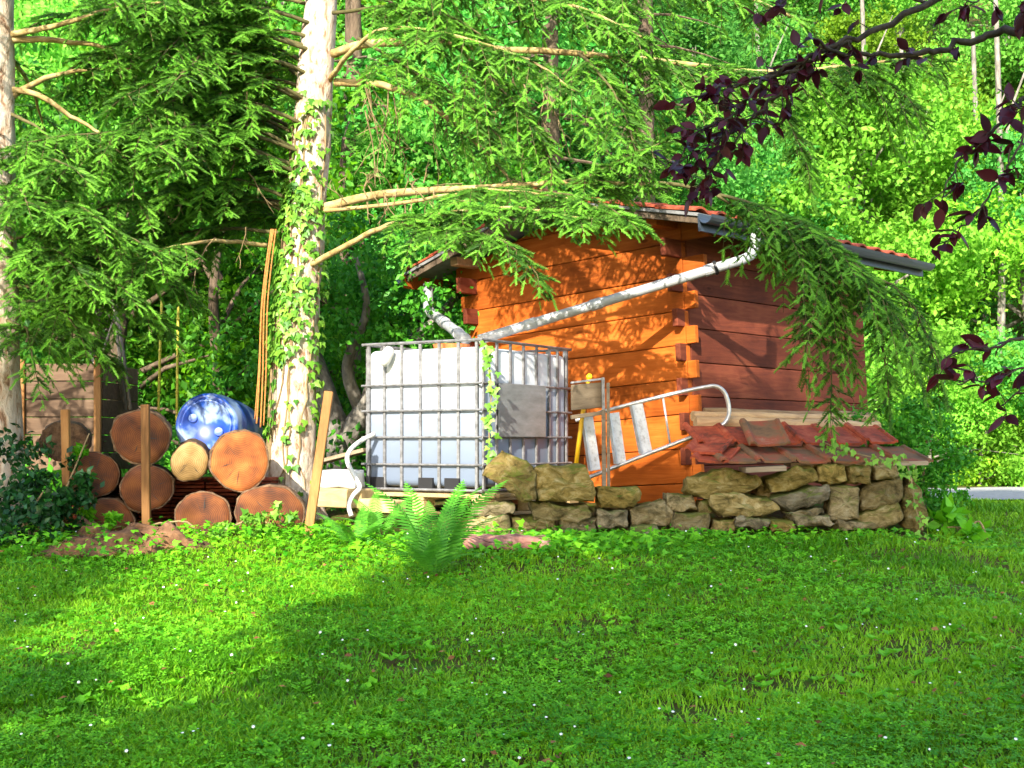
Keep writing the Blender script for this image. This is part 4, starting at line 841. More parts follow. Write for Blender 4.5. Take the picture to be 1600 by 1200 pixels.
    LIMBS = ((20, 360, 10, 10.6, 215, 90, 10.2, .5), (60, 380, 50, 10.5, 270, 140, 10.3, .5), (-60, 330, -60, 10.2, 150, 20, 9.7, .55), (120, 400, 90, 10.9, 320, 130, 11.1, .45),
        (180, 350, 150, 10.4, 130, 230, 9.7, .55), (200, 370, 185, 10.6, 230, 260, 10.3, .55), (230, 400, 190, 10.8, 340, 250, 11.0, .45), (250, 320, 225, 10.2, 60, 290, 9.4, .55), (270, 370, 235, 10.6, 270, 310, 10.4, .5),
        (300, 330, 280, 10.4, 110, 340, 9.6, .55), (330, 350, 290, 10.8, 200, 360, 10.5, .5), (350, 390, 330, 11.0, 290, 400, 11.2, .42), (200, 340, 150, 10.9, 170, 160, 10.8, .55), (120, 330, 110, 10.9, 120, 130, 10.6, .5),
        (310, 300, 320, 10.8, 60, 400, 10.2, .55), (300, 310, 330, 11.2, 100, 430, 10.9, .5), (-160, 360, -150, 10.4, 180, -60, 10.0, .6), (350, 260, 370, 10.6, 40, 450, 10.0, .5), (-10, 300, -10, 10.8, 60, 40, 10.5, .5),
        (90, 400, 70, 10.7, 370, 120, 10.8, .4), (150, 390, 130, 10.5, 300, 190, 10.2, .5), (280, 410, 260, 10.8, 380, 310, 11.0, .36), (220, 300, 200, 10.0, 30, 230, 9.2, .5), (40, 300, 40, 10.3, 120, 100, 9.9, .5))
    LIMBS += tuple((-20 + 40 * i, 330 - 10 * (i % 3), -30 + 36 * i, 10.1, 190 + 28 * (i % 4), 15 + 35 * i, 9.4 + .12 * (i % 3), .44) for i in range(8))
    for (y0, x1, y1, Y1, x2, y2, Y2, sec) in LIMBS:
        x0 = 480 + (250 - y0) * 0.07
        C.branch([P(x0, y0 + 20, Y), P((x0 + x1) / 2, (y0 + y1) / 2, (Y + Y1) / 2), P(x1, y1, Y1), P((x1 + x2) / 2, (y1 + y2) / 2 - 8, (Y1 + Y2) / 2), P(x2, y2, Y2)], 0.017, 0.24, sec if Y1 != 10.1 else 0.34, 0.55, 0.055)
    # the crown goes on above the picture
    for i in range(16):
        h = 5.6 + i * 0.22; a = g.uniform(0, 6.28); L = 2.4 - i * 0.08; c = np.array([np.interp(h, q[:, 2], q[:, 0]), q[0][1], h]); d = np.array([math.cos(a), math.sin(a), 0])
        if d[1] < 0.1: continue
        C.branch([c, c + d * L * .4 + (0, 0, .1), c + d * L * .8 + (0, 0, -.05), c + d * L + (0, 0, -.2)], 0.028, 0.3, 0.5, 0.6, 0.12, dens=0.05, size=0.13)
    C.finish(S, loc, MT['branch'])
    sp = []
    for i in range(22): sp.append((g.uniform(525, 760), g.uniform(85, 180), g.uniform(10.2, 10.5), g.uniform(.3, .8), g.uniform(-.1, .6), -1.0))
    for i in range(40): sp.append((g.uniform(520, 860), g.uniform(285, 320), g.uniform(9.9, 10.4), g.uniform(.12, .3), g.uniform(-.2, .5), g.choice([-1.0, .5])))
    for i in range(16): sp.append((g.uniform(150, 440), g.uniform(120, 380), g.uniform(10.0, 10.5), g.uniform(.2, .5), g.uniform(-.6, .2), -0.9))
    for i in range(30): sp.append((g.uniform(700, 1000), g.uniform(70, 160), g.uniform(9.8, 10.2), g.uniform(.2, .5), g.uniform(-.2, .3), -0.9))
    dead_twigs(S, loc, sp, 5, MT['twig'])
    # ivy on the trunk: a thing of its own
    n = 2100; t = g.random(n); yy = 150 + 640 * t; idx = np.argmin(np.abs((EYE + (HOR - yy)[:, None] * 10.62 / 2100.0) - q[None, :, 2]), axis=1)
    a = math.pi * 1.5 + np.where(g.random(n) < .75, g.normal(-0.75, .75, n), g.normal(0.9, .7, n)); mid = sstep(.2, .35, t)
    patch = np.array([noise.noise(Vector((float(aa) * 1.1, float(y) * 0.011, 3.0))) for aa, y in zip(a, yy)]); thin = sstep(560, 640, yy)
    keep = (patch + 0.25 * g.normal(size=n) > -0.22 + 0.55 * thin) & ((yy > 290) | (np.sin(a - 1.2) * 0 + g.random(n) < .35)); keep &= ~((yy > 640) & (g.random(n) < .5))
    idx = idx[keep]; a = a[keep]; out = np.stack([np.cos(a), np.sin(a), 0 * a], 1); m = len(a)
    pos = q[idx] + out * (r[idx] + 0.012 + 0.03 * g.random(m))[:, None] + np.array([0, 0, 1.0]) * (g.random(m) - .5)[:, None] * .08
    V, T, ti = scatter(IVY[0], IVY[1], pos - loc, frames(np.stack([0.4 * g.normal(size=m), 0 * a, -1 + 0.3 * g.normal(size=m)], 1) + out * .35, out + 0.35 * g.normal(size=(m, 3)) + np.array([0, 0, .3])), g.uniform(.035, .075, m), g.random(m))
    iv = thing('climbing_ivy', 'green ivy climbing the pale spruce trunk', 'ivy', loc); o = link('leaves', np_mesh('ivy_leaves', V, T, ti), MT['ivy'], iv); o['kind'] = 'stuff'
    mb = MB()
    for k in range(7):
        hh = np.linspace(0.1, 3.2, 26); aa = math.pi * 1.5 + g.normal(-.5, .7) + np.cumsum(g.normal(0, .09, 26)); ii = [int(np.argmin(np.abs(q[:, 2] - (loc[2] + h)))) for h in hh]
        mb.tube(np.array([q[i] + (r[i] + .008) * np.array([math.cos(x), math.sin(x), 0]) for i, x in zip(ii, aa)]) + np.stack([0*hh, 0*hh, loc[2] + hh - q[ii, 2]], 1) - loc, .006, 5, caps=False)
    mb.build('stem', MT['twig'], iv)
    # hanging ropes
    rp = thing('hanging_rope', 'brown rope strands hanging down beside the ivy clad trunk', 'rope', P(408, 670, 10.3)); lo = np.array(rp.location)
    for (x0, x1, y1, rr) in ((424, 401, 662, .008), (426, 407, 668, .007), (428, 398, 655, .005), (431, 412, 665, .006)):
        MB().tube(smooth_path([P(x0, 358, 10.42) - lo, P(x0 * .55 + x1 * .45 - 4, 470, 10.36) - lo, P(x0 * .2 + x1 * .8, 580, 10.3) - lo, P(x1, y1, 10.28) - lo], 6), rr, 6).build('strand', MT['rope'], rp, smooth=True)
big_spruce()

def left_spruce():
    loc = P(-12, 850, 9.75); loc[2] = float(gz(loc[0], loc[1])) - 0.05
    S = thing('spruce_tree', 'second spruce trunk standing beside the plank bin', 'tree', loc)
    tr, q, r = trunk_obj([loc, P(-6, 600, 9.75), P(-8, 300, 9.75), P(-8, 0, 9.75), P(-6, -300, 9.75), P(-5, -500, 9.75)], [M(52, 9.7), M(36, 9.7), M(31, 9.7), M(28, 9.7), M(22, 9.7), M(12, 9.7)], MT['bark'], S, loc, flare=.3, seed=4)
    C = Spruce(31); Y = 9.75; g = rng(7)
    C.branch([P(12, 55, Y), P(60, 48, Y - .1), P(130, 28, Y - .1), P(190, 12, Y - .1), P(260, 0, 9.5)], 0.026, 0.6, 0.4, 0.6, 0.08)
    C.branch([P(12, 62, Y), P(70, 58, Y), P(150, 66, Y + .1), P(220, 90, Y + .1)], 0.030, 0.65, 0.35, 0.6, 0.08)
    C.branch([P(12, 155, Y), P(60, 128, Y + .1), P(130, 108, Y + .2), P(200, 108, Y + .2)], 0.028, 0.6, 0.35, 0.6, 0.08)
    C.branch([P(14, 140, Y), P(60, 145, Y), P(105, 175, Y + .1), P(145, 195, Y + .1), P(190, 240, 9.7)], 0.026, 0.7, 0.35, 0.6, 0.08)
    C.branch([P(10, 175, Y), P(50, 195, Y - .2), P(90, 230, Y - .4)], 0.016, 0.4, 0.3, 0.6, 0.08)
    for (y0, x1, y1, Y1, sec) in ((270, 110, 250, 8.9, .45), (330, 150, 330, 8.9, .5), (400, 120, 400, 9.0, .5), (430, 190, 430, 9.2, .5), (470, 120, 500, 9.3, .45), (380, 220, 370, 9.3, .5), (500, 60, 560, 9.2, .4), (450, 250, 490, 9.7, .45), (400, 300, 440, 10.0, .45), (520, 170, 540, 10.2, .4), (300, 40, 300, 8.7, .4), (-60, 160, -40, 9.0, .5)):
        C.branch([P(0, y0, Y), P(x1 * .4, y0 * .6 + y1 * .4 - 14, Y * .6 + Y1 * .4), P(x1 * .75, (y0 + y1) / 2 - 10, Y * .3 + Y1 * .7), P(x1, y1 + 15, Y1)], 0.016, 0.22, sec, 0.6, 0.055)
    for i in range(10):
        a = g.uniform(0.6, 5.6); h = 3.0 + .5 * i; c = np.array([loc[0], loc[1], h]); d = np.array([-abs(math.cos(a)), math.sin(a), 0])
        C.branch([c, c + d * .8 + (0, 0, .05), c + d * 1.5, c + d * 2.0 + (0, 0, -.2)], 0.026, 0.3, 0.5, 0.6, 0.13, dens=0.05, size=0.13)
    C.finish(S, loc, MT['branch'])
left_spruce()

# ------------------------------------------------------------------ broad-leaved trees (shared meshes) and far spruces
def leaf_cloud(g, blobs, n, size, flat=0.5, T=LEAF4):
    """leaves in clumps spread through ellipsoid blobs (centre, radii)"""
    pos = []; outs = []
    vol = np.array([b[1][0] * b[1][1] * b[1][2] for b in blobs]) ** 0.67; vol = vol / vol.sum()
    for (c, rd), w in zip(blobs, vol):
        k = max(4, int(n * w)); nc = max(3, k // 42); d = unit(g.normal(size=(nc, 3))); cc = np.array(c) + d * np.array(rd) * (0.45 + 0.6 * g.random((nc, 1)) ** .6)
        i = g.integers(0, nc, k); pos.append(cc[i] + g.normal(size=(k, 3)) * np.mean(rd) * 0.15 * np.array([1, 1, .7])); outs.append(d[i])
    pos = np.concatenate(pos); outs = np.concatenate(outs); m = len(pos)
    nrm = unit(outs * 0.6 + np.array([0, 0, flat]) + 0.55 * g.normal(size=(m, 3))); d = unit(g.normal(size=(m, 3)) + np.array([0, 0, -.35]))
    return scatter(T[0], T[1], pos, frames(d, nrm), size * g.uniform(.65, 1.35, m), np.clip(g.normal(.5, .25, m), 0, 1))
def leafy_proto(seed, h, crown, n, size, mat, bark, name, trunk_r=0.14, low=0.3):
    g = rng(seed); root = thing(name, 'x x x x', 'tree'); m = MB()
    q = np.array([(0, 0, -0.3), (0.05 * g.normal(), 0.05 * g.normal(), h * .3), (0.12 * g.normal(), 0.12 * g.normal(), h * .6), (0.1 * g.normal(), .1 * g.normal(), h * .88)])
    m.tube(smooth_path(q, 5), np.linspace(trunk_r * 1.2, trunk_r * .25, 16), 9)
    blobs = []
    for i in range(11):
        a = i * 2.4 + g.random(); f = g.uniform(low, 1.0); z = h * (low + (1 - low) * f * .92); rr = crown * (0.30 + 0.50 * math.sin(math.pi * min(1, .25 + f * .72)))
        c = np.array([rr * math.cos(a), rr * math.sin(a), z]); s = crown * g.uniform(.34, .55); blobs.append((c, (s, s, s * .8)))
        b0 = np.array([0, 0, z * .72]); m.tube([b0, b0 * .5 + c * .5 + (0, 0, .1), c], [trunk_r * .4, trunk_r * .25, trunk_r * .08], 5)
    blobs.append(((0, 0, h * .95), (crown * .4, crown * .4, h * .1)))
    m.build('trunk', bark, root, smooth=True)
    V, T, t = leaf_cloud(g, blobs, n, size); o = link('crown', np_mesh('crown', V, T, t), mat, root); o['kind'] = 'stuff'
    return root
USED = {}
def put(proto, x, y, s, rz, label, group, cat='tree', dz=0.0, sz=None):
    first = proto.name not in USED; USED[proto.name] = 1
    o = proto if first else copy_tree(proto)
    o.location = (x, y, float(gz(x, y)) + dz); o.scale = (s, s, sz or s); o.rotation_euler = (0, 0, rz); tag(o, label, cat, group); return o
def background():
    g = rng(77); G = 'trees on the hillside'
    pr = [leafy_proto(100 + i, 6.0, 2.3, 26000, 0.10, MT['decid'], MT['bark_grey'], 'hillside_tree', 0.13, .12) for i in range(3)]
    lab = ['lime green leafy tree standing on the sunny hillside', 'lime green leafy tree crowded into the hillside wood']
    n = 0
    for row, (Y, cnt, x0, x1) in enumerate(((17.5, 6, -7.5, 1.0), (21, 8, -9.5, 10.5), (26, 9, -12, 13), (31, 10, -14.5, 15.5), (38, 11, -18, 19), (46, 12, -21, 23))):
        for i in range(cnt):
            x = x0 + (x1 - x0) * (i + .5) / cnt + g.normal() * .6; y = Y + g.normal() * .8
            if row == 1 and x > 3: y += 3.5
            put(pr[n % 3], x, y, g.uniform(.85, 1.25) * (1 if row else .8), g.random() * 6.28, lab[0 if Y > 22 else 1], G if Y > 22 else 'leafy trees behind the spruces'); n += 1
    # shrubs low on the sunny bank, right of the shed
    sh = [leafy_proto(120 + i, 1.6, 1.1, 12000, 0.055, MT['decid'], MT['bark_grey'], 'bank_shrub', 0.03, .02) for i in range(2)]
    for i in range(20):
        x = 3.6 + (i % 10) * 0.95 + g.normal() * .3; y = 18.2 + (i // 10) * 2.6 + g.normal() * .5
        put(sh[i % 2], x, y, g.uniform(.9, 1.5), g.random() * 6.28, 'bright green shrub on the bank beyond the pale path', 'shrubs beyond the path', 'shrub')
    # pale straight stems among the hillside trees
    for i, (px, y0, y1, Y) in enumerate(((1555, 40, 330, 24), (1408, 130, 300, 27), (1520, 110, 260, 26), (1345, 10, 90, 29), (1180, 20, 90, 28))):
        a = P(px + 6, y1 + 120, Y); b = P(px, y0 - 60, Y); a[2] = min(a[2], float(gz(a[0], a[1]))); t = thing('bare_tree', 'thin pale bare stem rising among the hillside leaves', 'tree', a, group='pale stems on the hillside')
        MB().tube(smooth_path([(0, 0, 0), (b - a) * .5 + (.08, 0, 0), b - a], 6), np.linspace(.085, .04, 13), 7).build('trunk', MT['bark_grey'], t, smooth=True)
        MB().tube([(b - a) * .6, (b - a) * .75 + (.3, 0, .1), (b - a) * .85 + (.7, .1, .2)], [.03, .022, .01], 5).build('limb', MT['bark_grey'], t)
    # dark leafy trees in the shade behind the logs
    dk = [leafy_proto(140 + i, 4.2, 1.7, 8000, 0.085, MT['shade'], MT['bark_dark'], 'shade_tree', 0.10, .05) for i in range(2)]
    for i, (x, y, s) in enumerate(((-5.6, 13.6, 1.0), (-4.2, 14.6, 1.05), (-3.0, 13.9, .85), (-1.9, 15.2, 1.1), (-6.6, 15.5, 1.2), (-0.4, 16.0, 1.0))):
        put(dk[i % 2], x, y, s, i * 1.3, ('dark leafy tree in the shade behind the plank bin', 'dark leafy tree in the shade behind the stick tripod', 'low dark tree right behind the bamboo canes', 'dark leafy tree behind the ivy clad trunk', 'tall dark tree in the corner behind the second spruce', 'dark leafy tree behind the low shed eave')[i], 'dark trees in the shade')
    # far spruces
    for i, (px, Y, h, sd) in enumerate(((552, 16.0, 10.0, 1), (860, 16.5, 10.0, 2), (300, 17.2, 10, 3), (1010, 19.0, 11, 4))):
        x = (px - 800) * Y / 2100; z = float(gz(x, Y)); t = thing('far_spruce', ('dark spruce right behind the ivy clad trunk', 'tall spruce rising behind the shed ridge', 'spruce behind the blue barrel and the sunlit branches', 'spruce on the slope behind the shed roof', 'spruce behind the plank bin', 'spruce behind the low eave of the shed')[i], 'tree', (x, Y, z), group='spruces behind the shed')
        gg = rng(300 + sd); MB().tube([(0, 0, -.2), (0, 0, h * .5), (0, 0, h)], [.17, .11, .02], 9).build('trunk', MT['bark_dark'], t, smooth=True)
        pos = []; dr = []; ln = []; ti = []; m = MB()
        for k in range(95):
            zz = gg.uniform(1.2 if i not in (0,) else 1.9, h * .97); L = 1.75 * (1 - zz / h) ** .7 + .25; a = gg.random() * 6.28; d = np.array([math.cos(a), math.sin(a), 0]); sd_ = np.array([-d[1], d[0], 0])
            q = np.array([d * L * f + np.array([0, 0, zz - .35 * L * f ** 1.5]) for f in (0, .35, .7, 1)]); m.tube(q, [.022, .016, .01, .004], 4, caps=False)
            for j in range(int(26 * L)):
                f = gg.uniform(.15, 1); p = d * L * f + np.array([0, 0, zz - .35 * L * f ** 1.5]); sg = gg.choice([-1, 1]); w = gg.random() * .38 * L * (1.1 - f)
                pos.append(p + sd_ * sg * w + np.array([0, 0, -.5 * w - .1 * gg.random()])); dr.append(d * .6 + sd_ * sg * .7 + np.array([0, 0, -.9 * gg.random()])); ln.append(gg.uniform(.14, .26)); ti.append(np.clip(gg.normal(.3, .25), 0, 1))
        m.build('branches', MT['bark_dark'], t)['kind'] = 'stuff'
        V, T, tt = scatter(SHOOT_FAR[0], SHOOT_FAR[1], np.array(pos), frames(np.array(dr), np.tile([0, 0, 1.0], (len(pos), 1)) + .3 * gg.normal(size=(len(pos), 3))), np.array(ln), np.array(ti)); o = link('crown', np_mesh('crown', V, T, tt), MT['needles'], t); o['kind'] = 'stuff'
    # apple tree left of the shed
    x, y = -1.62, 12.6; t = thing('apple_tree', 'leafy apple tree with crooked grey trunk behind the tank', 'tree', (x, y, float(gz(x, y))))
    m = MB(); m.tube(smooth_path([(0, 0, -.1), (.02, 0, .5), (-.10, 0, .95), (-.25, .1, 1.4), (-.5, .2, 2.0)], 6), np.linspace(.17, .05, 25), 10)
    m.tube(smooth_path([(.0, 0, .55), (.28, -.05, .95), (.40, 0, 1.3), (.85, .1, 1.7), (1.2, .2, 2.1)], 6), np.linspace(.12, .03, 25), 9); m.tube(smooth_path([(.2, 0, .9), (.1, -.2, 1.3), (.3, -.4, 1.8), (.2, -.5, 2.3)], 6), np.linspace(.07, .02, 19), 8)
    m.build('trunk', MT['bark_grey'], t, smooth=True)
    gg = rng(55); V, T, tt = leaf_cloud(gg, [((-.1, 0, 1.9), (.7, .6, .5)), ((.6, -.2, 1.75), (.65, .6, .45)), ((1.1, .1, 1.5), (.6, .6, .5)), ((.2, -.3, 2.3), (.7, .6, .45)), ((1.0, .2, 2.2), (.6, .6, .45)), ((-.5, .3, 1.5), (.4, .5, .4)), ((1.3, .3, .9), (.45, .5, .4)), ((.9, .9, 1.0), (.7, .5, .6)), ((.55, -.2, 1.35), (.35, .4, .25))], 12000, 0.062)
    o = link('crown', np_mesh('crown', V, T, tt), MT['apple'], t); o['kind'] = 'stuff'
    # unseen trees added behind the camera, sized and gapped to shade lawn and shed
    big = leafy_proto(160, 10.0, 2.6, 24000, 0.20, MT['apple'], MT['bark_grey'], 'added_shade_tree', 0.2, .42)
    for i, (x, y, s, sz) in enumerate(SHADE_TREES):
        put(big, x, y, s, i * 1.9, 'unseen garden tree added to shade the lawn' if sz > .55 else 'small unseen garden tree added to shade the lawn', 'unseen garden trees added to shade the lawn', sz=sz)
SHADE_TREES = [(-6.75, -1.9, .66, .80), (-1.75, -1.8, .58, .79), (-0.5, -2.3, .58, 1.06), (1.5, -1.8, .68, .74), (-9.0, -2.2, .8, .85), (3.4, -2.0, .7, .7), (-0.3, -3.4, .62, 1.14),
               (-5.7, -1.5, .48, .48), (-4.5, -1.7, .48, .47), (-1.95, -1.5, .46, .49), (-0.3, -1.4, .48, .48), (1.3, -1.5, .48, .50)]
background()

# ------------------------------------------------------------------ shrubs and bushes near the wall
def bush(name, label, cat, loc, blobs, n, size, mat, T=LEAF4, seed=1, stems=8, flat=.4):
    t = thing(name, label, cat, loc); g = rng(seed); V, Tr, tt = leaf_cloud(g, blobs, n, size, flat, T)
    o = link('leaves', np_mesh('leaves', V, Tr, tt), mat, t); o['kind'] = 'stuff'; m = MB()
    for i in range(stems):
        c = np.array(blobs[i % len(blobs)][0]) + .4 * g.normal(size=3) * np.array(blobs[i % len(blobs)][1]); m.tube(smooth_path([(.06 * g.normal(), .06 * g.normal(), -.05), c * .5 + .05 * g.normal(size=3), c], 4), np.linspace(.012, .004, 9), 5)
    m.build('stems', MT['twig'], t)['kind'] = 'stuff'; return t
c = P(1440, 825, 10.3); c[2] = float(gz(c[0], c[1]))
bush('privet_shrub', 'dense green shrub at the end of the stone wall', 'shrub', c, [((0, 0, .45), (.32, .3, .4)), ((.12, -.05, .2), (.25, .25, .25)), ((-.2, .1, .7), (.3, .3, .25)), ((.1, .1, .75), (.22, .25, .2))], 4200, .045, MT['apple'], seed=3, flat=.3)
c = P(48, 880, 8.9); c[2] = float(gz(c[0], c[1]))
bush('holly_bush', 'dark evergreen bush at the foot of the second spruce', 'bush', c, [((-.25, .2, .35), (.35, .3, .4)), ((.05, .1, .25), (.28, .25, .3)), ((-.1, -.1, .12), (.4, .25, .15)), ((.25, .25, .5), (.10, .15, .3))], 2600, .055, MT['holly'], seed=4)
c = P(1530, 838, 9.7); c[2] = float(gz(c[0], c[1]))
bush('broad_leaf_weed', 'low broad leaved weed beside the wall end', 'weed', c, [((0, 0, .06), (.2, .15, .05)), ((-.18, .05, .12), (.12, .1, .1))], 90, .13, MT['clover'], seed=5, stems=4)
c = P(130, 780, 9.25); c[2] = float(gz(c[0], c[1]))
bush('young_sapling', 'small leafy sapling in front of the outermost log', 'sapling', c, [((-.03, 0, .35), (.13, .1, .3)), ((0.05, 0, .12), (.22, .12, .12))], 320, .045, MT['clover'], T=IVY, seed=6, stems=5)
c = P(300, 835, 9.2); c[2] = float(gz(c[0], c[1]))
bush('bramble', 'trailing ivy growing between the ground level logs', 'ivy', c, [((-.3, 0, .08), (.12, .08, .12)), ((.42, .0, .10), (.10, .08, .16)), ((0.1, -.05, .03), (.6, .1, .05)), ((.55, -.05, .12), (.18, .05, .10))], 520, .045, MT['ivy'], T=IVY, seed=7, stems=5)
# vine on the tank, ivy on the tile cover and at the wall end
def vine(label, pts, n, size, spread, seed, name='ivy_vine'):
    c = np.array(pts[0]); t = thing(name, label, 'ivy', c); g = rng(seed); q = smooth_path(np.array(pts) - c, 8); MB().tube(q, .005, 5).build('stem', MT['twig'], t)
    i = g.integers(0, len(q), n); pos = q[i] + g.normal(size=(n, 3)) * np.array([spread, .012, .03]) + np.array([0, -.025, 0])
    V, T, tt = scatter(IVY[0], IVY[1], pos, frames(np.stack([.6 * g.normal(size=n), -.2 + 0 * i, -1 + .4 * g.normal(size=n)], 1), np.array([0, -1.0, .35]) + .4 * g.normal(size=(n, 3))), g.uniform(.6, 1.2, n) * size, g.uniform(.2, 1, n))
    o = link('leaves', np_mesh('leaves', V, T, tt), MT['ivy'], t); o['kind'] = 'stuff'
vine('thin ivy vine with yellow green leaves climbing the tank corner', [P(766, 715, 9.53), P(764, 660, 9.53), P(768, 610, 9.53), P(764, 570, 9.53), P(762, 542, 9.55)], 62, .05, .022, 1)
vine('ivy sprig trailing over the red tile cover', [P(1420, 722, 9.2), P(1370, 716, 9.2), P(1310, 700, 9.35), P(1285, 690, 9.5)], 60, .04, .03, 2)
vine('bluish ivy hanging over the end stones of the wall', [P(1442, 828, 9.28), P(1430, 790, 9.3), P(1424, 750, 9.3), P(1418, 728, 9.32)], 34, .04, .03, 3)

# ------------------------------------------------------------------ ferns
def frond_mesh(L, w, n, seed):
    g = rng(seed); V = []; T = []; ti = []
    s = np.linspace(0, 1, n)
    def spine(t): return np.array([t * L, 0, 0.42 * L * t - 0.40 * L * t ** 2.4])
    for i, t in enumerate(s):
        if t < .12: continue
        wd = w * math.sin(math.pi * (0.14 + .86 * t) ** .85) ** .8 + 0.006; p = spine(t); tg = unit(spine(min(t + .02, 1.02)) - spine(t - .02))
        for sg in (1, -1):
            d = unit(np.array([tg[0] * .42, sg, tg[2] * .42 - .18])); h = .5 * L / n * 0.8; ax = tg * h; k = len(V)
            pts = [p - ax * .7, p + ax * .7, p + d * wd * .35 + ax * 1.1, p + d * wd * .35 - ax * .9, p + d * wd * .7 + ax * 1.0, p + d * wd * .7 - ax * .5, p + d * wd + ax * .8 + (0, 0, -.1 * wd)]
            V += pts; T += [(k, k+1, k+2), (k, k+2, k+3), (k+3, k+2, k+4), (k+3, k+4, k+5), (k+5, k+4, k+6)]; c = g.uniform(.35, 1); ti += [c] * 7
    for i in range(n - 1):
        a = spine(s[i]); b = spine(s[i + 1]); k = len(V); V += [a + (0, .004, 0), a - (0, .004, 0), b + (0, .003, 0.004), b - (0, .003, 0)]; T += [(k, k+1, k+2), (k+1, k+3, k+2)]; ti += [.9] * 4
    return np_mesh('frond', np.array(V), np.array(T), np.array(ti))
def fern(label, px, py, Y, fronds, seed, loc=None):
    c = P(px, py, Y); c[2] = float(gz(c[0], c[1])); t = thing('fern', label, 'fern', c); ms = [frond_mesh(1.0, .16, 30, seed + k) for k in range(3)]; g = rng(seed)
    for m in ms: m.materials.append(MT['fern'])
    for i, (az, el, L) in enumerate(fronds):
        o = link('frond', ms[i % 3], None, t); o.rotation_euler = (g.normal() * .15, -math.radians(el - 18), math.radians(az)); o.scale = (L * .86, L * .86, L * .88); o.location = (.03 * g.normal(), .03 * g.normal(), .01)
fern('large green fern growing in the lawn before the tank', 676, 908, 7.72, [(165, 70, .78), (120, 80, .70), (70, 76, .74), (30, 66, .84), (10, 58, .62), (-30, 40, .42), (-70, 55, .40), (-115, 48, .42), (-150, 40, .46), (185, 44, .60), (205, 55, .45), (140, 66, .62), (50, 84, .66), (95, 70, .62), (-85, 68, .42), (20, 76, .70)], 60)
fern('small sunlit fern beside the leaning stake', 552, 855, 8.75, [(150, 55, .40), (200, 40, .42), (30, 50, .4), (-40, 45, .36), (-100, 50, .34), (90, 65, .4), (240, 50, .36)], 70)
fern('small pale fern at the edge of the pallet', 592, 838, 9.1, [(140, 60, .44), (40, 62, .45), (-30, 45, .38), (-90, 55, .36), (190, 40, .4), (95, 70, .46)], 75)

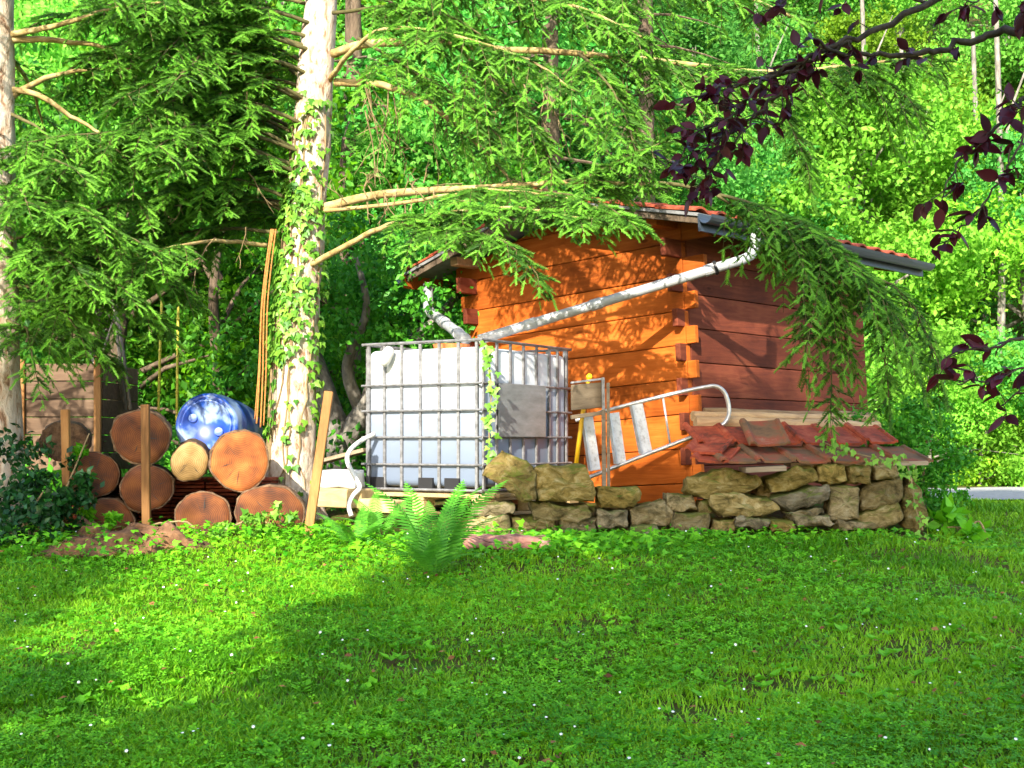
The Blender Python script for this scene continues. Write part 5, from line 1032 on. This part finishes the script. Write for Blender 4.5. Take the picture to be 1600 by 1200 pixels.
# ------------------------------------------------------------------ purple plum in the foreground
def plum():
    c = np.array([2.75, 4.3, float(gz(2.75, 4.3))]); t = thing('plum_tree', 'purple leaved plum tree reaching over the lawn', 'tree', c); g = rng(90)
    MB().tube(smooth_path([(0, 0, -.1), (.03, 0, .8), (-.02, .05, 1.6), (-.12, .1, 2.4), (-.3, .15, 3.1)], 5), np.linspace(.13, .05, 21), 12).build('trunk', MT['plum_bark'], t, smooth=True)
    Y = 4.6; tw = MB(); leaves = []
    def br(pts, r0, r1, lv, s0=.0, sp=.05, ln=.060):
        q = smooth_path([np.array(p) for p in pts], 6); q[1:-1] += .006 * g.normal(size=(len(q) - 2, 3)); MB().tube(q - c, np.linspace(r0, r1, len(q)), 8).build('branch', MT['plum_bark'], t, smooth=True)
        for k in range(lv):
            f = s0 + (1 - s0) * (k + g.random()) / lv; x = f * (len(q) - 1); i = min(int(x), len(q) - 2); p = q[i] + (q[i+1] - q[i]) * (x - i); tg = unit(q[i+1] - q[i])
            e = unit(tg * .5 + g.normal(size=3) * np.array([.8, .8, .6])); l2 = g.uniform(.3, 1.0) * sp * 2; e2 = p + e * l2 + np.array([0, 0, -.15 * l2]); tw.tube(np.array([p, (p + e2) / 2 + .004 * g.normal(size=3), e2]) - c, [.0022, .0018, .0012], 4, caps=False)
            for j in range(g.integers(2, 5)):
                leaves.append((p + (e2 - p) * g.uniform(.45, 1) - c, unit(e * .6 + g.normal(size=3) * .7 + np.array([0, 0, -.45])), ln * g.uniform(.6, 1.15)))
    A = c + np.array([-.3, .15, 3.1]); B = c + np.array([-.12, .1, 2.4])
    br([A, P(1700, -120, 4.5), P(1560, -50, Y), P(1450, 5, Y), P(1340, 60, Y), P(1250, 95, Y), P(1190, 125, Y)], .018, .006, 10, .62, .05)
    br([B, P(1760, 70, 4.45), P(1620, 48, 4.5), P(1530, 60, Y), P(1460, 78, Y), P(1390, 86, Y), P(1320, 84, Y), P(1270, 62, Y - .05)], .019, .005, 12, .5, .045)
    br([P(1330, 66, Y), P(1270, 98, Y), P(1200, 122, Y), P(1140, 135, Y), P(1085, 150, Y - .1)], .008, .003, 26, .1, .05)
    br([P(1250, 95, Y), P(1230, 130, Y), P(1190, 170, Y), P(1150, 200, Y + .05), P(1100, 235, Y), P(1040, 262, Y)], .007, .002, 32, .15, .06)
    br([P(1190, 122, Y), P(1160, 165, Y - .1), P(1120, 190, Y - .1), P(1075, 215, Y - .1)], .005, .002, 22, .15, .06)
    br([P(1180, 175, Y), P(1150, 225, Y), P(1110, 265, Y), P(1090, 300, Y)], .004, .002, 18, .2, .05)
    br([P(1450, 5, Y), P(1340, -20, Y), P(1250, -5, Y), P(1200, 18, Y)], .006, .002, 10, .35, .05)
    br([P(1560, -50, Y), P(1540, -10, Y - .2), P(1500, 15, Y - .2)], .005, .002, 5, .4, .04)
    br([B, P(1780, 10, 4.3), P(1680, -5, 4.2), P(1590, 10, 4.2)], .014, .003, 9, .6, .045)
    C = c + np.array([-.05, .05, 1.9])
    br([C, P(1800, 130, 4.3), P(1690, 130, 4.3), P(1610, 150, 4.3), P(1555, 200, 4.3), P(1500, 250, 4.3), P(1475, 300, 4.3)], .014, .002, 15, .45, .045, .072)
    br([P(1610, 150, 4.3), P(1600, 210, 4.2), P(1560, 290, 4.2), P(1520, 340, 4.2), P(1470, 385, 4.2)], .005, .002, 10, .2, .04, .072)
    br([P(1690, 130, 4.3), P(1640, 150, 4.2), P(1590, 170, 4.2)], .005, .002, 7, .3, .045, .072)
    br([C, P(1850, 420, 4.25), P(1720, 480, 4.2), P(1620, 520, 4.2), P(1540, 545, 4.2), P(1475, 555, 4.2)], .012, .002, 9, .5, .045, .072)
    br([P(1680, 500, 4.2), P(1620, 560, 4.1), P(1560, 590, 4.1), P(1495, 600, 4.1)], .005, .002, 8, .2, .045, .072)
    br([P(1640, 515, 4.2), P(1600, 600, 4.15), P(1560, 640, 4.15)], .004, .002, 4, .3, .04, .072)
    for k in range(10):                              # the rest of the crown, outside the picture
        a = -1.2 + k * .45; d = np.array([math.cos(a), math.sin(a) * .8, .6]); o = c + np.array([-.2, .1, 2.4 + .1 * k]); br([o, o + d * .4, o + d * .8 + (0, 0, .1)], .014, .004, 6, .3, .08)
    tw.build('twigs', MT['plum_bark'], t)['kind'] = 'stuff'
    me = [];
    for k in range(3):
        V = [(0, 0, 0)]; n = 7
        for i in range(1, n):
            f = i / n; w = .27 * math.sin(math.pi * f ** .8) ** .9; z = -.35 * k * .35 * f * f; V += [(f, w, z + .06), (f, 0, z), (f, -w, z + .06)]
        V.append((1.0, 0, -.12 * k)); T = [(0, 2, 1), (0, 3, 2)]
        for i in range(n - 2):
            a = 1 + 3 * i; T += [(a, a+1, a+4), (a, a+4, a+3), (a+1, a+2, a+5), (a+1, a+5, a+4)]
        a = 1 + 3 * (n - 2); T += [(a, a+1, len(V)-1), (a+1, a+2, len(V)-1)]
        for q in (.15, .6):
            m_ = np_mesh('leaf', np.array(V, float), np.array(T), np.full(len(V), q + .1 * k), True); m_.materials.append(MT['plum']); me.append(m_)
    inview = lambda p: abs((p[0] + c[0]) / (p[1] + c[1])) < .40
    near = [l for l in leaves if inview(l[0])]; far = [l for l in leaves if not inview(l[0])]; g.shuffle(near); print('plum leaves', len(near), len(far))
    for (p, d, L) in near[:300]:
        o = link('leaf', me[g.integers(0, 6)], None, t); R = frames(d[None], unit(np.array([[0, -.3, 1.0]]) + .6 * g.normal(size=(1, 3))))[0]
        o.matrix_basis = Matrix.LocRotScale(Vector(p), Matrix(R.tolist()), Vector((L, L, L)))
    rest = near[300:] + far; m0 = me[0]; tv = np.array([v.co[:] for v in m0.vertices]); tt = np.array([tuple(p.vertices) for p in m0.polygons])
    if rest:
        V, T, ti = scatter(tv, tt, np.array([l[0] for l in rest]), frames(np.array([l[1] for l in rest]), np.array([0, -.2, 1.0]) + .5 * g.normal(size=(len(rest), 3))), np.array([l[2] for l in rest]), g.random(len(rest))); o = link('crown', np_mesh('crown', V, T, ti), MT['plum'], t); o['kind'] = 'stuff'
plum()

# ------------------------------------------------------------------ lawn plants
def lawn():
    g = rng(12)
    def field(n, y0, y1, pw):
        u = g.random(n); a = 1 - pw; y = (y0 ** a + u * (y1 ** a - y0 ** a)) ** (1 / a); x = (g.random(n) * 2 - 1) * (0.42 * y + .5); return x, y
    def nz(x, y, f, s): return np.sin(x * f + 1.7 * np.sin(y * f * .8 + s)) * np.sin(y * f * 1.1 + 1.3 * np.sin(x * f * .7 + s * 2))
    def clear(x, y):                                  # keep off the wall, logs, shed
        return ~((y > 9.15) & (x > -3.4) & (x < 3.0)) | ((y > 9.15) & (x > -1.6) & (x < -1.2) & (y < 10))
    x, y = field(230000, 4.2, 13.4, 1.55); bare = nz(x, y, 1.9, 1.0) + .5 * nz(x, y, 5.0, 2.0) + .45 * g.normal(size=len(x)); k = clear(x, y) & (bare > -.80); x, y = x[k], y[k]; n = len(x)
    pt = nz(x, y, 1.2, 4.0); hgt = (0.026 + .020 * g.random(n)) * (1 + .5 * (nz(x, y, 2.3, 6.) > .45)) * (1 + .25 * sstep(6, 12, y)); a = g.random(n) * 6.28
    z = gz(x, y); d = np.stack([.55 * np.cos(a), .55 * np.sin(a), np.full(n, 1.0)], 1); sd = np.stack([-np.sin(a), np.cos(a), 0 * a], 1) * (.0022 * (1 + .12 * y))[:, None] 
    b = np.stack([x, y, z - .002], 1); mid = b + d * (hgt * .6)[:, None]; tip = mid + (d * [1.5, 1.5, .55]) * (hgt * .5)[:, None]
    V = np.stack([b - sd, b + sd, mid + sd * .8, mid - sd * .8, tip], 1).reshape(-1, 3); o = (np.arange(n) * 5)[:, None]
    T = np.concatenate([o + [0, 1, 2], o + [0, 2, 3], o + [3, 2, 4]]); t = np.repeat(np.clip(.42 + .32 * pt + .25 * nz(x, y, 3.7, 8.) + .22 * g.normal(size=n), 0, 1), 5)
    q = link('lawn_grass', np_mesh('lawn_grass', V, T, t), MT['grass']); tag(q, 'short green grass blades covering the sloping lawn', 'grass', kind='stuff')
    x, y = field(82000, 4.2, 10.2, 1.5); cl = nz(x, y, 1.5, 3.0) + .4 * nz(x, y, 4.1, 5.0) + .35 * g.normal(size=len(x)) - .5 * sstep(.5, 2.5, x) * sstep(6, 8, y); cl = np.where(nz(x, y, 1.9, 1.0) + .5 * nz(x, y, 5.0, 2.0) + .35 * g.normal(size=len(x)) < -.80, -1, cl); k = clear(x, y) & (cl > -.35); x, y = x[k], y[k]; n = len(x)
    z = gz(x, y) + .018 + .028 * g.random(n); nn = np.array([0, -.25, 1.0]) + .35 * g.normal(size=(n, 3)); a = g.random(n) * 6.28
    V, T, t = scatter(CLOVER[0], CLOVER[1], np.stack([x, y, z], 1), frames(np.stack([np.cos(a), np.sin(a), 0 * a], 1), nn), g.uniform(.008, .0175, n) * (1 + .03 * y), np.clip(.5 + .3 * nz(x, y, 3, 1.) + .22 * g.normal(size=n), 0, 1))
    q = link('clover', np_mesh('clover', V, T, t), MT['clover']); tag(q, 'low clover leaves spread through the lawn', 'clover', kind='stuff')
    # broader weeds: plantain rosettes and ground ivy near the wall and the stump
    def weeds(n, cx, cy, sx, sy, s0, s1, h): x = cx + sx * g.normal(size=n); y = cy + sy * g.normal(size=n); return x, y, gz(x, y) + h * g.random(n), g.uniform(s0, s1, n)
    W_ = [weeds(1100, .25, 8.55, .45, .28, .03, .06, .10), weeds(900, 1.0, 8.95, .7, .15, .02, .05, .08), weeds(800, -2.75, 8.6, .5, .3, .025, .05, .15), weeds(900, -1.5, 9.1, .5, .15, .025, .05, .10), weeds(600, -.8, 8.6, .5, .3, .03, .06, .08), weeds(420, 2.6, 9.3, .8, .12, .02, .05, .05)]
    x, y, z, s = (np.concatenate([w[i] for w in W_]) for i in range(4)); n = len(x); a = g.random(n) * 6.28
    V, T, t = scatter(IVY[0], IVY[1], np.stack([x, y, z], 1), frames(np.stack([np.cos(a), np.sin(a), .2 * g.normal(size=n)], 1), np.array([0, -.3, 1.0]) + .45 * g.normal(size=(n, 3))), s, g.random(n))
    q = link('ground_ivy', np_mesh('ground_ivy', V, T, t), MT['clover']); tag(q, 'leafy weeds growing along the foot of the wall and logs', 'weeds', kind='stuff')
    x, y = field(900, 4.3, 9.3, .8); k = clear(x, y); x, y = x[k], y[k]; n = len(x); a = g.random(n) * 6.28     # plantain leaves
    cx = np.repeat(x, 6); cy = np.repeat(y, 6); a = g.random(6 * n) * 6.28; V, T, t = scatter(LEAF4[0], LEAF4[1], np.stack([cx, cy, gz(cx, cy) + .012], 1), frames(np.stack([np.cos(a), np.sin(a), .25 + .5 * g.random(6 * n)], 1), np.tile([0, 0, 1.0], (6 * n, 1))), g.uniform(.03, .075, 6 * n), g.uniform(.5, 1, 6 * n))
    q = link('plantain', np_mesh('plantain', V, T, t), MT['clover']); tag(q, 'small broad leaved plantain rosettes dotted over the lawn', 'weeds', kind='stuff')
    n = 420; x, y = field(n, 4.3, 9.3, .8); k = clear(x, y); x, y = x[k], y[k]; n = len(x); V, T, t = scatter(LEAF4[0], LEAF4[1], np.stack([x, y, gz(x, y) + .03 + .015 * g.random(n)], 1), frames(g.normal(size=(n, 3)) * [1, 1, .25], np.array([0, -.3, 1.0]) + .35 * g.normal(size=(n, 3))), g.uniform(.018, .045, n), g.random(n))
    q = link('fallen_leaves', np_mesh('fallen_leaves', V, T, t), MT['dead_leaf']); tag(q, 'dry brown and reddish leaves fallen on the lawn', 'leaves', kind='stuff')
    # daisies
    x, y = field(190, 4.4, 9.6, 0.2); k = clear(x, y); x, y = x[k], y[k]; n = len(x); D = [(0, 0, .15)]; 
    D += [((1 if i % 2 else .55) * math.cos(i * math.pi / 8), (1 if i % 2 else .55) * math.sin(i * math.pi / 8), 0) for i in range(16)]
    V, T, t = scatter(np.array(D, float), np.array([(0, 1 + i, 1 + (i + 1) % 16) for i in range(16)]), np.stack([x, y, gz(x, y) + .055 + .02 * g.random(n)], 1), frames(np.tile([1.0, 0, 0], (n, 1)), np.array([-.2, -.6, 1.0]) + .3 * g.normal(size=(n, 3))), g.uniform(.005, .0085, n), g.random(n))
    q = link('daisies', np_mesh('daisies', V, T, t), MT['petal']); tag(q, 'tiny white daisies scattered in the lawn', 'daisies', kind='stuff')
    # brushy undergrowth on the bank and behind the bin
    n = 65000; x = g.uniform(-11, 13, n); y = 16.3 + 15 * g.random(n) ** 1.2 + 3.2 * sstep(2.5, 4, x); V, T, t = scatter(LEAF4[0], LEAF4[1], np.stack([x, y, gz(x, y) + .55 * g.random(n) ** 1.5 * (1 + nz(x, y, .9, 2.))], 1), frames(g.normal(size=(n, 3)), np.array([0, -.4, .7]) + .5 * g.normal(size=(n, 3))), g.uniform(.06, .13, n), np.clip(g.normal(.55, .25, n), 0, 1))
    q = link('undergrowth', np_mesh('undergrowth', V, T, t), MT['decid']); tag(q, 'bright leafy undergrowth covering the hillside', 'undergrowth', kind='stuff')
    n = 9000; x = g.uniform(-6, -1.0, n); y = g.uniform(11.2, 16, n); V, T, t = scatter(LEAF4[0], LEAF4[1], np.stack([x, y, gz(x, y) + .75 * g.random(n) ** 1.3], 1), frames(g.normal(size=(n, 3)), np.array([0, -.3, .8]) + .5 * g.normal(size=(n, 3))), g.uniform(.05, .11, n), g.random(n))
    q = link('nettles', np_mesh('nettles', V, T, t), MT['apple']); tag(q, 'tall nettles and weeds growing behind the logs', 'weeds', kind='stuff')
lawn()
